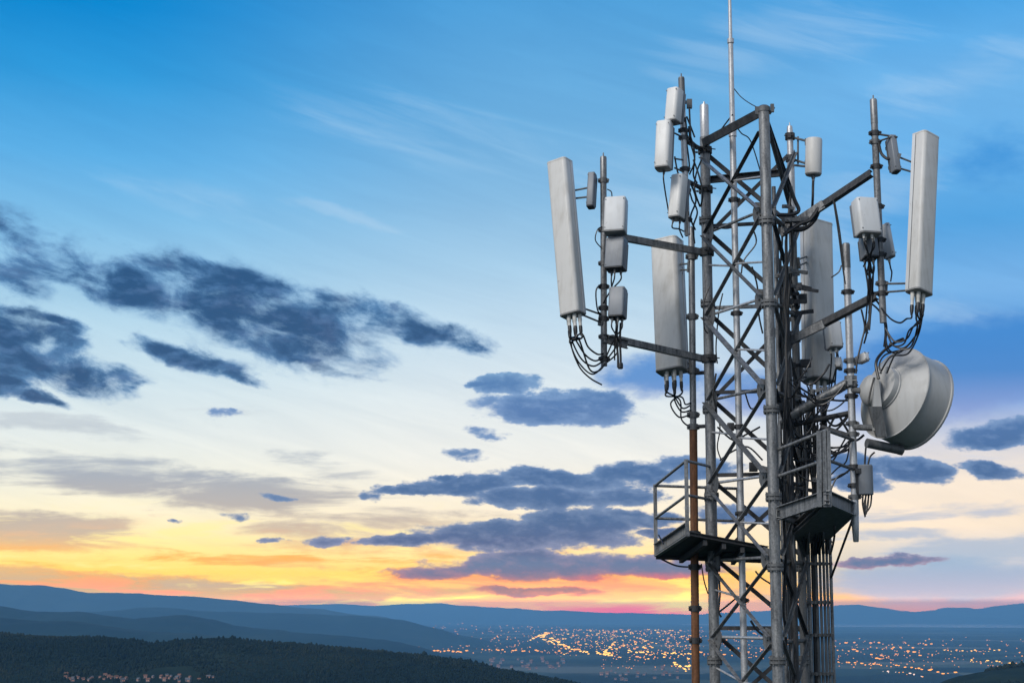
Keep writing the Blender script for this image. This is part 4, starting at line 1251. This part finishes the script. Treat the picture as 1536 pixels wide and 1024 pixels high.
for fz in (.98, .52):
    for a, b2 in ((C1, C2), (C1, line_at(C1, F1, .74)), (C2, legL(C2.z))):
        q = MB(); rail(q, a + UP * H1 * fz, b2 + UP * H1 * fz); q.done('hand_rail', m_galv, pl)
q = MB(); q.path([C1 + Vector((.08, 0, -.06)), P(1015, 848, 25.9), P(1040, 850, 25.5)], .014, 6); q.path([P(995, 815, 25.2), P(990, 806, 25.4), P(988, 802, 25.5)], .012, 6); q.done('loose_cable', m_cable, pl)

pr_ = thing('work_platform', 'railed steel bracket platform under the cable bundle at the right of the tower', 'platform', P(1215, 790, 24))
G1, G2, G3, G4 = P(1168, 776, 23.6), P(1241, 752, 22.7), P(1282, 770, 23.9), P(1244, 806, 25.0)
G5 = P(1180, 808, 24.6)
q = MB(); slab(q, [G2, G3, G4, G5], .03); q.done('deck', m_dull, pr_, False)
for a, b2, w in ((G1, G2, .19), (G2, G3, .19), (G3, G4, .12), (G1, G4, .12), (G5, G2, .10)):
    q = MB(); q.channel(a + UP * .06, b2 + UP * .06, w, .07, .012, hint=UP); q.done('edge_beam', m_galv if w > .15 else m_dull, pr_, False)
for dx in (-12, -3, 3):
    p = P(1241 + dx, 760, 22.75)
    q = MB(); q.bar(p, P(1239 + dx * .9, 646, 22.75), .06, .05, Vector((1, 0, 0))); q.done('rail_post', m_galv, pr_, False)
for py0, py1, py2 in ((676, 645, 660), (716, 689, 704)):
    q = MB(); rail(q, P(1162, py0, 23.75), P(1240, py1, 22.75), .026); q.done('hand_rail', m_galv, pr_)
    q = MB(); rail(q, P(1240, py1, 22.75), P(1281, py2, 23.9), .024); q.done('hand_rail', m_dull, pr_)
q = MB(); q.tube(P(1279, 778, 23.9), P(1247, 865, 25.1), .018, n=8); q.done('stay_rod', m_dark, pr_)

# ------------------------------------------------------------------ feeder cables and conduits running down the tower
cr = thing('cable_run', 'bundle of black feeder cables and grey conduits running down the tower', 'cables', P(1230, 1100, 25.2))
rc_ = random.Random(5)
YV = 25.15
for k, (px, r, m) in enumerate(((1211, 3.4, m_galv), (1217.5, 2.6, m_cable), (1222, 3.0, m_dull), (1228.5, 2.1, m_hcable), (1234, 2.1, m_hcable), (1239, 2.1, m_galv), (1244.5, 2.5, m_galv), (1174, 3.2, m_galv), (1180, 2.2, m_hcable), (1189, 4.2, m_dark), (1184, 2.0, m_cable))):
    Yk = YV if px > 1200 else 24.3 + .1 * (k % 3)
    top_py = rc_.uniform(735, 770) if px > 1200 else (280 if px < 1176 else rc_.uniform(360, 420))
    x_off = (570 - 1000) * 0
    p = P(px, 800, Yk); zt_ = P(px, top_py, Yk).z
    q = MB(); q.tube(Vector((p.x, p.y, ground_z(p.x, p.y) - .05)), Vector((p.x, p.y, zt_)), M(r, Yk), n=10); q.done('conduit', m, cr)
for py in (812, 845, 903, 952, 1010):
    q = MB(); a, b2 = P(1207 + (py - 800) * .012, py, YV - .06), P(1248 + (py - 800) * .014, py, YV - .06); q.bar(a, b2, .035, .03, UP)
    for k in range(7):
        c = line_at(a, b2, (k + .5) / 7); q.box(c, Vector((1, 0, 0)), Vector((0, 1, 0)), UP, .03, .07, .05)
    q.done('cable_hanger', m_dull, cr, False)
n_c = 0
def cab(pts, r=.015, m=None):
    global n_c
    n_c += 1
    q = MB(); q.path(pts, r, 6, 5); return q.done('cable', m or m_cable, cr)
# thick vertical bunch
for k in range(26):
    x0 = rc_.uniform(1200, 1243)
    y0 = rc_.uniform(575, 660)
    Yc = rc_.uniform(24.3, 25.2)
    pts, x, y_ = [], x0, y0
    while y_ < 815:
        pts.append(P(x, y_, Yc)); x += rc_.uniform(-3, 3.6); y_ += rc_.uniform(22, 45); Yc += rc_.uniform(-.06, .06)
    pts.append(P(min(max(x, 1209), 1246), 830, 25.1))
    cab(pts, rc_.uniform(.012, .02), m_cable if rc_.random() < .8 else m_hcable)
# bunch between the front and right legs
for k in range(13):
    x0 = rc_.uniform(1168, 1192)
    y0 = rc_.choice([280, 330, 360, 420, 480, 590, 640])
    Yc = rc_.uniform(23.9, 24.7)
    pts, x, y_ = [], x0, y0
    end = rc_.choice([700, 860, 1024, 1060])
    while y_ < end:
        pts.append(P(x, y_, Yc)); x = min(max(x + rc_.uniform(-4, 4.2), 1164), 1197); y_ += rc_.uniform(28, 60); Yc += rc_.uniform(-.06, .06)
    if len(pts) > 2: cab(pts, rc_.uniform(.011, .022), m_cable if rc_.random() < .75 else m_hcable)
# swags and loops between legs, arms and dish pole
for k in range(34):
    xa = rc_.uniform(1172, 1235); ya = rc_.uniform(560, 690)
    xb = xa + rc_.uniform(20, 60); yb = ya + rc_.uniform(-40, 30)
    xb = min(xb, 1244) if rc_.random() < .6 else 1277
    Yc = rc_.uniform(23.8, 24.8)
    sag = rc_.uniform(8, 34)
    cab([P(xa, ya, Yc), P(xa + (xb - xa) * .25, (ya * .75 + yb * .25) + sag * .8, Yc + .05), P((xa + xb) / 2, (ya + yb) / 2 + sag, Yc), P(xa + (xb - xa) * .8, (ya * .2 + yb * .8) + sag * .6, Yc - .05), P(xb, yb, Yc)], rc_.uniform(.010, .018))
# wandering leads to the dish pole and through the lattice
for lp, Yc in (([(1236, 700), (1250, 690), (1262, 668), (1278, 640)], 24.0), ([(1238, 720), (1256, 702), (1270, 690), (1276, 650)], 24.2), ([(1246, 735), (1256, 715), (1272, 708)], 24.1), ([(1244, 640), (1256, 622), (1268, 640), (1282, 660), (1296, 652)], 24.0),
               ([(1072, 610), (1080, 640), (1076, 670), (1082, 690)], 25.2), ([(1118, 590), (1126, 612), (1136, 606), (1142, 580)], 24.6), ([(1084, 440), (1078, 470), (1074, 520), (1076, 545)], 25.2),
               ([(1074, 560), (1070, 590), (1074, 612)], 25.0), ([(1128, 400), (1136, 430), (1138, 470), (1144, 500)], 24.4), ([(1064, 430), (1056, 455), (1056, 490), (1062, 500)], 25.1),
               ([(1110, 335), (1092, 342), (1070, 340)], 24.9), ([(1130, 345), (1134, 365), (1116, 390), (1112, 410)], 24.8), ([(1078, 860), (1080, 890), (1078, 915), (1082, 925)], 25.2), ([(1078, 918), (1094, 905), (1106, 895)], 25.0), ([(1126, 930), (1136, 945), (1150, 955)], 24.4), ([(1052, 845), (1056, 870), (1062, 890)], 25.3), ([(1133, 856), (1142, 866), (1156, 875)], 24.2),
               ([(1195, 905), (1205, 890), (1210, 870)], 25), ([(1200, 930), (1208, 915), (1212, 905)], 25), ([(1188, 690), (1196, 720), (1190, 750), (1180, 770)], 24.3), ([(1076, 640), (1100, 660), (1118, 652), (1140, 640)], 24.9), ([(1080, 690), (1100, 676), (1122, 670), (1144, 690)], 24.9)):
    cab([P(x, y, Yc) for x, y in lp], rc_.uniform(.010, .018))

# clips, stub brackets and small fittings that hold the cables between the legs
for k in range(26):
    x = rc_.uniform(1160, 1244); y_ = rc_.uniform(300, 760)
    if x > 1200 and y_ < 560: x = rc_.uniform(1160, 1196)
    Yc = rc_.uniform(23.9, 24.9)
    p = P(x, y_, Yc)
    q = MB()
    q.bar(p, p + Vector((rc_.uniform(.12, .34), rc_.uniform(-.1, .2), rc_.uniform(-.06, .06))), rc_.uniform(.03, .06), .03, UP)
    q.box(p, Vector((1, 0, 0)), Vector((0, 1, 0)), UP, rc_.uniform(.04, .10), .06, rc_.uniform(.04, .11))
    q.tube(p - Vector((0, .06, 0)), p + Vector((0, .06, 0)), .012, n=6)
    q.done('cable_clip', m_dull if rc_.random() < .5 else m_dark, cr, False)
for k, (x, y_, Yc, w_, h_) in enumerate(((1150, 272, 24.6, .10, .30), (1176, 418, 24.4, .10, .22), (1130, 700, 25.0, .12, .14), (1096, 640, 25.1, .10, .12), (1204, 448, 24.7, .12, .14), (1208, 545, 24.7, .16, .12), (1170, 610, 23.9, .18, .12))):
    q = MB(); q.box(P(x, y_, Yc), Vector((1, 0, 0)), Vector((0, 1, 0)), UP, w_, .1, h_, .006, .01); q.done('splice_box', m_dark, cr)
# ------------------------------------------------------------------ the lit town in the valley and the houses
def glow_mat(name, c, e):
    m = bpy.data.materials.new(name)
    m.use_nodes = True
    t = m.node_tree; t.nodes.clear()
    em = t.nodes.new('ShaderNodeEmission'); em.inputs[0].default_value = c + (1,); em.inputs[1].default_value = e
    o = t.nodes.new('ShaderNodeOutputMaterial'); t.links.new(em.outputs[0], o.inputs[0])
    m.cycles.emission_sampling = 'NONE'
    return m
g_or = glow_mat('sodium_lamp', (1.0, 0.36, 0.045), 2.3)
g_ye = glow_mat('warm_lamp', (1.0, 0.52, 0.09), 2.8)
g_pk = glow_mat('pinkish_lamp', (1.0, 0.36, 0.12), 1.8)
g_wh = glow_mat('white_lamp', (1.0, 0.7, 0.55), 1.8)

g_win = glow_mat('lit_window', (1.0, 0.42, 0.24), 0.7)
def plain_hit(px, py):
    d_ = ray(px, py)
    z = VALLEY + 1.5
    k = z / d_.z
    p = d_ * k
    p.z = ground_z(p.x, p.y)
    return p

def lamp_mesh(name, m):
    q = MB()
    q.lathe(Vector((0, 0, 0)), UP, [(.10, 0), (.07, 1.6)], 6, mi=0)
    q.lathe(Vector((0, 0, 1.5)), UP, [(.35, 0), (.85, .22), (1.0, .5), (.8, .85), (.001, 1.05)], 10, mi=1)
    me = q.done(name, [m_dark, m], None)
    return me
rl = random.Random(21)
spots = []
def line(pts, n, jit, kind, sz):
    seg = []
    tot = sum(math.hypot(b[0] - a[0], b[1] - a[1]) for a, b in zip(pts, pts[1:]))
    for a, b in zip(pts, pts[1:]):
        l = math.hypot(b[0] - a[0], b[1] - a[1])
        k = max(1, round(n * l / tot))
        for i in range(k):
            t = (i + rl.random() * .8) / k
            spots.append((a[0] + (b[0] - a[0]) * t + rl.gauss(0, jit), a[1] + (b[1] - a[1]) * t + rl.gauss(0, jit * .45), kind if rl.random() < .8 else 'or', sz * rl.uniform(.5, 1.1)))
def patch(x0, x1, y0, y1, n, kinds, sz):
    for i in range(n):
        spots.append((rl.uniform(x0, x1), rl.uniform(y0, y1), rl.choice(kinds), sz * rl.uniform(.6, 1.25)))
# bright curving roads
line([(796, 962), (806, 957), (818, 951), (826, 950), (812, 957), (824, 964), (836, 969)], 30, 1.2, 'ye', 1.35)
line([(826, 960), (840, 967), (847, 972), (862, 976), (884, 981)], 24, 1.0, 'ye', 1.4)
line([(822, 963), (850, 958), (868, 952)], 10, 1, 'ye', 1.0)
line([(893, 981), (920, 985), (905, 980), (914, 972), (924, 964)], 20, 1.2, 'ye', 1.2)
line([(1012, 994), (1020, 1000), (1028, 1006), (1036, 998)], 16, 1.8, 'ye', 1.3)
line([(566, 973), (590, 977), (610, 979), (640, 977), (700, 979)], 26, 1.2, 'or', 1.15)
line([(722, 975), (780, 977), (848, 979), (860, 977)], 26, 1.5, 'or', 1.0)
line([(820, 944), (900, 946), (980, 950), (1040, 953)], 40, 2.0, 'or', .85)
line([(940, 980), (1000, 981), (1040, 983)], 20, 1.6, 'ye', 1.1)
line([(1040, 979), (1100, 985), (1160, 988), (1205, 985)], 18, 1.6, 'or', 1.1)
line([(585, 935), (640, 932), (700, 937)], 14, 1.2, 'or', .8)
line([(512, 941), (545, 939), (570, 939)], 9, 1.2, 'pk', .7)
line([(1252, 993), (1300, 997), (1350, 999), (1390, 1006), (1432, 1012)], 26, 2.2, 'or', 1.15)
line([(1412, 975), (1440, 976), (1500, 975)], 14, .8, 'ye', .95)
line([(1452, 991), (1480, 993), (1505, 994), (1532, 999)], 16, 1.8, 'ye', 1.0)
line([(1322, 1006), (1352, 1009), (1388, 1014)], 12, 1.5, 'wh', 1.0)
line([(385, 936), (410, 934), (450, 935), (500, 941)], 9, 1.0, 'pk', .75)
patch(850, 1045, 946, 972, 110, ['or', 'or', 'ye', 'pk'], .85)
patch(900, 1045, 972, 990, 36, ['or', 'ye', 'pk'], 1.0)
patch(600, 850, 938, 972, 54, ['pk', 'or'], .75)
patch(760, 850, 938, 950, 14, ['pk', 'or'], .7)
patch(1070, 1210, 944, 980, 46, ['or', 'pk', 'or'], .9)
patch(1250, 1400, 962, 990, 40, ['or', 'pk', 'or'], 1.05)
patch(600, 650, 945, 962, 12, ['or'], .9)
patch(1500, 1536, 968, 1000, 6, ['or'], .8)
patch(840, 1045, 944, 974, 190, ['or', 'or', 'ye', 'pk'], .62)
patch(620, 860, 940, 978, 80, ['pk', 'or'], .55)
patch(1045, 1215, 942, 985, 110, ['or', 'or', 'pk'], .65)
patch(1250, 1440, 958, 1000, 70, ['or', 'pk'], .7)
patch(1400, 1540, 966, 1000, 24, ['or', 'pk'], .65)
patch(900, 1040, 974, 1004, 60, ['or', 'pk', 'pk'], .65)
patch(560, 850, 936, 980, 90, ['or', 'or', 'pk'], .6)
patch(830, 1060, 943, 985, 150, ['or', 'or', 'ye'], .6)
patch(1240, 1536, 955, 1002, 60, ['or', 'pk'], .65)
protos = {'or': (lamp_mesh('street_light', g_or), 'small orange street light glowing in the valley town', 'orange street lights of the valley town'),
          'ye': (lamp_mesh('street_light', g_ye), 'bright yellow street light along the main roads of the valley town', 'bright yellow street lights on the town roads'),
          'pk': (lamp_mesh('street_light', g_pk), 'faint pinkish street light in the outskirts of the valley town', 'faint pinkish street lights of the outskirts'),
          'wh': (lamp_mesh('street_light', g_wh), 'whitish street light near the dark hill at the lower right', 'whitish street lights at the lower right')}
spots = [s for s in spots if s[1] > 931]
spots.sort(key=lambda s: -s[3] - (.3 if s[2] == 'ye' else 0))
used_ = set()
rest = MB()
RK = {'or': 0, 'ye': 1, 'pk': 2, 'wh': 3}
for i, (px, py, kind, sz) in enumerate(spots):
    p = plain_hit(px, py)
    if p.y < 500 or p.y > 14000: continue
    r = sz * p.y / FPX * 1.5
    if i < 295:
        src, lab, grp = protos[kind]
        o = src if kind not in used_ else src.copy()
        if kind in used_: col.objects.link(o)
        used_.add(kind)
        o.location = p
        o.scale = (r * rl.uniform(1.0, 1.7), r, r)
        tag(o, lab, 'street light', grp)
    else:
        rest.lathe(p + UP * r, UP, [(.4 * r, 0), (r, .5 * r), (.5 * r, r)], 6, mi=RK[kind])
for k, (src, lab, grp) in protos.items():
    if k not in used_: bpy.data.objects.remove(src)
ro = rest.done('town_lights', [g_or, g_ye, g_pk, g_wh], None)
tag(ro, 'sprinkling of fainter far lights across the darkening valley', 'town lights', kind='stuff')

# houses: village on the lower-left slope, others along the near edge of the plain
m_wall = paint('pale_render', (0.13, 0.12, 0.125), 0.8, .4)
m_roof, gg, b = material('clay_tiles'); b.inputs['Base Color'].default_value = (0.16, 0.075, 0.05, 1); b.inputs['Roughness'].default_value = .8
m_roof2, gg, b = material('slate_tiles'); b.inputs['Base Color'].default_value = (0.09, 0.095, 0.11, 1); b.inputs['Roughness'].default_value = .7
def house_mesh(roof):
    q = MB()
    w, d_, h, rh = 1.0, .7, .55, .35
    q.box(Vector((0, 0, h / 2 - .2)), Vector((1, 0, 0)), Vector((0, 1, 0)), UP, w, d_, h + .4, mi=0)
    b0 = len(q.v)
    e = .06
    q.v += [Vector(v) for v in ((-w / 2 - e, -d_ / 2 - e, h), (w / 2 + e, -d_ / 2 - e, h), (w / 2 + e, d_ / 2 + e, h), (-w / 2 - e, d_ / 2 + e, h), (-w / 2 - e, 0, h + rh), (w / 2 + e, 0, h + rh))]
    for f in ((0, 1, 5, 4), (2, 3, 4, 5), (3, 0, 4), (1, 2, 5), (0, 3, 2, 1)):
        q.f.append(tuple(b0 + k for k in f)); q.m.append(1)
    q.box(Vector((.2, .05, h + rh * .9)), Vector((1, 0, 0)), Vector((0, 1, 0)), UP, .09, .09, .3, mi=1)
    q.box(Vector((-.2, -d_ / 2 - .004, h * .5)), Vector((1, 0, 0)), Vector((0, 1, 0)), UP, .16, .012, .2, mi=2)
    q.box(Vector((.22, -d_ / 2 - .004, h * .5)), Vector((1, 0, 0)), Vector((0, 1, 0)), UP, .16, .012, .2, mi=2)
    return q.done('house', [m_wall, roof, g_win], None, smooth=False)
hs = {0: house_mesh(m_roof), 1: house_mesh(m_roof2)}
hu = set()
def put_house(px, py, size, land, lab, grp):
    p = on_land(px, py) if land else plain_hit(px, py)
    if p is None: return
    k = rl.choice((0, 0, 1))
    o = hs[k] if k not in hu else hs[k].copy()
    if k in hu: col.objects.link(o)
    hu.add(k)
    o.location = p
    s_ = size * p.y / FPX
    o.scale = (s_, s_, s_)
    o.rotation_euler = (0, 0, rl.uniform(-.8, .8))
    kind = 'red-roofed' if k == 0 else 'slate-roofed'
    tag(o, f'tiny {kind} pale house {lab}', 'house', f'{kind} houses {grp}')
for i in range(44):
    put_house(rl.uniform(90, 320), rl.uniform(1013, 1023), rl.uniform(3.2, 6), True, 'in the village on the wooded slope at the lower left', 'of the lower left village')
for i in range(34):
    put_house(rl.uniform(736, 846), rl.uniform(986, 1003), rl.uniform(3, 5.5), False, 'below the town lights in the middle of the valley', 'in the mid valley')
for i in range(26):
    put_house(rl.uniform(900, 1030), rl.uniform(1000, 1020), rl.uniform(3, 5.5), False, 'on the plain just left of the tower foot', 'left of the tower foot')
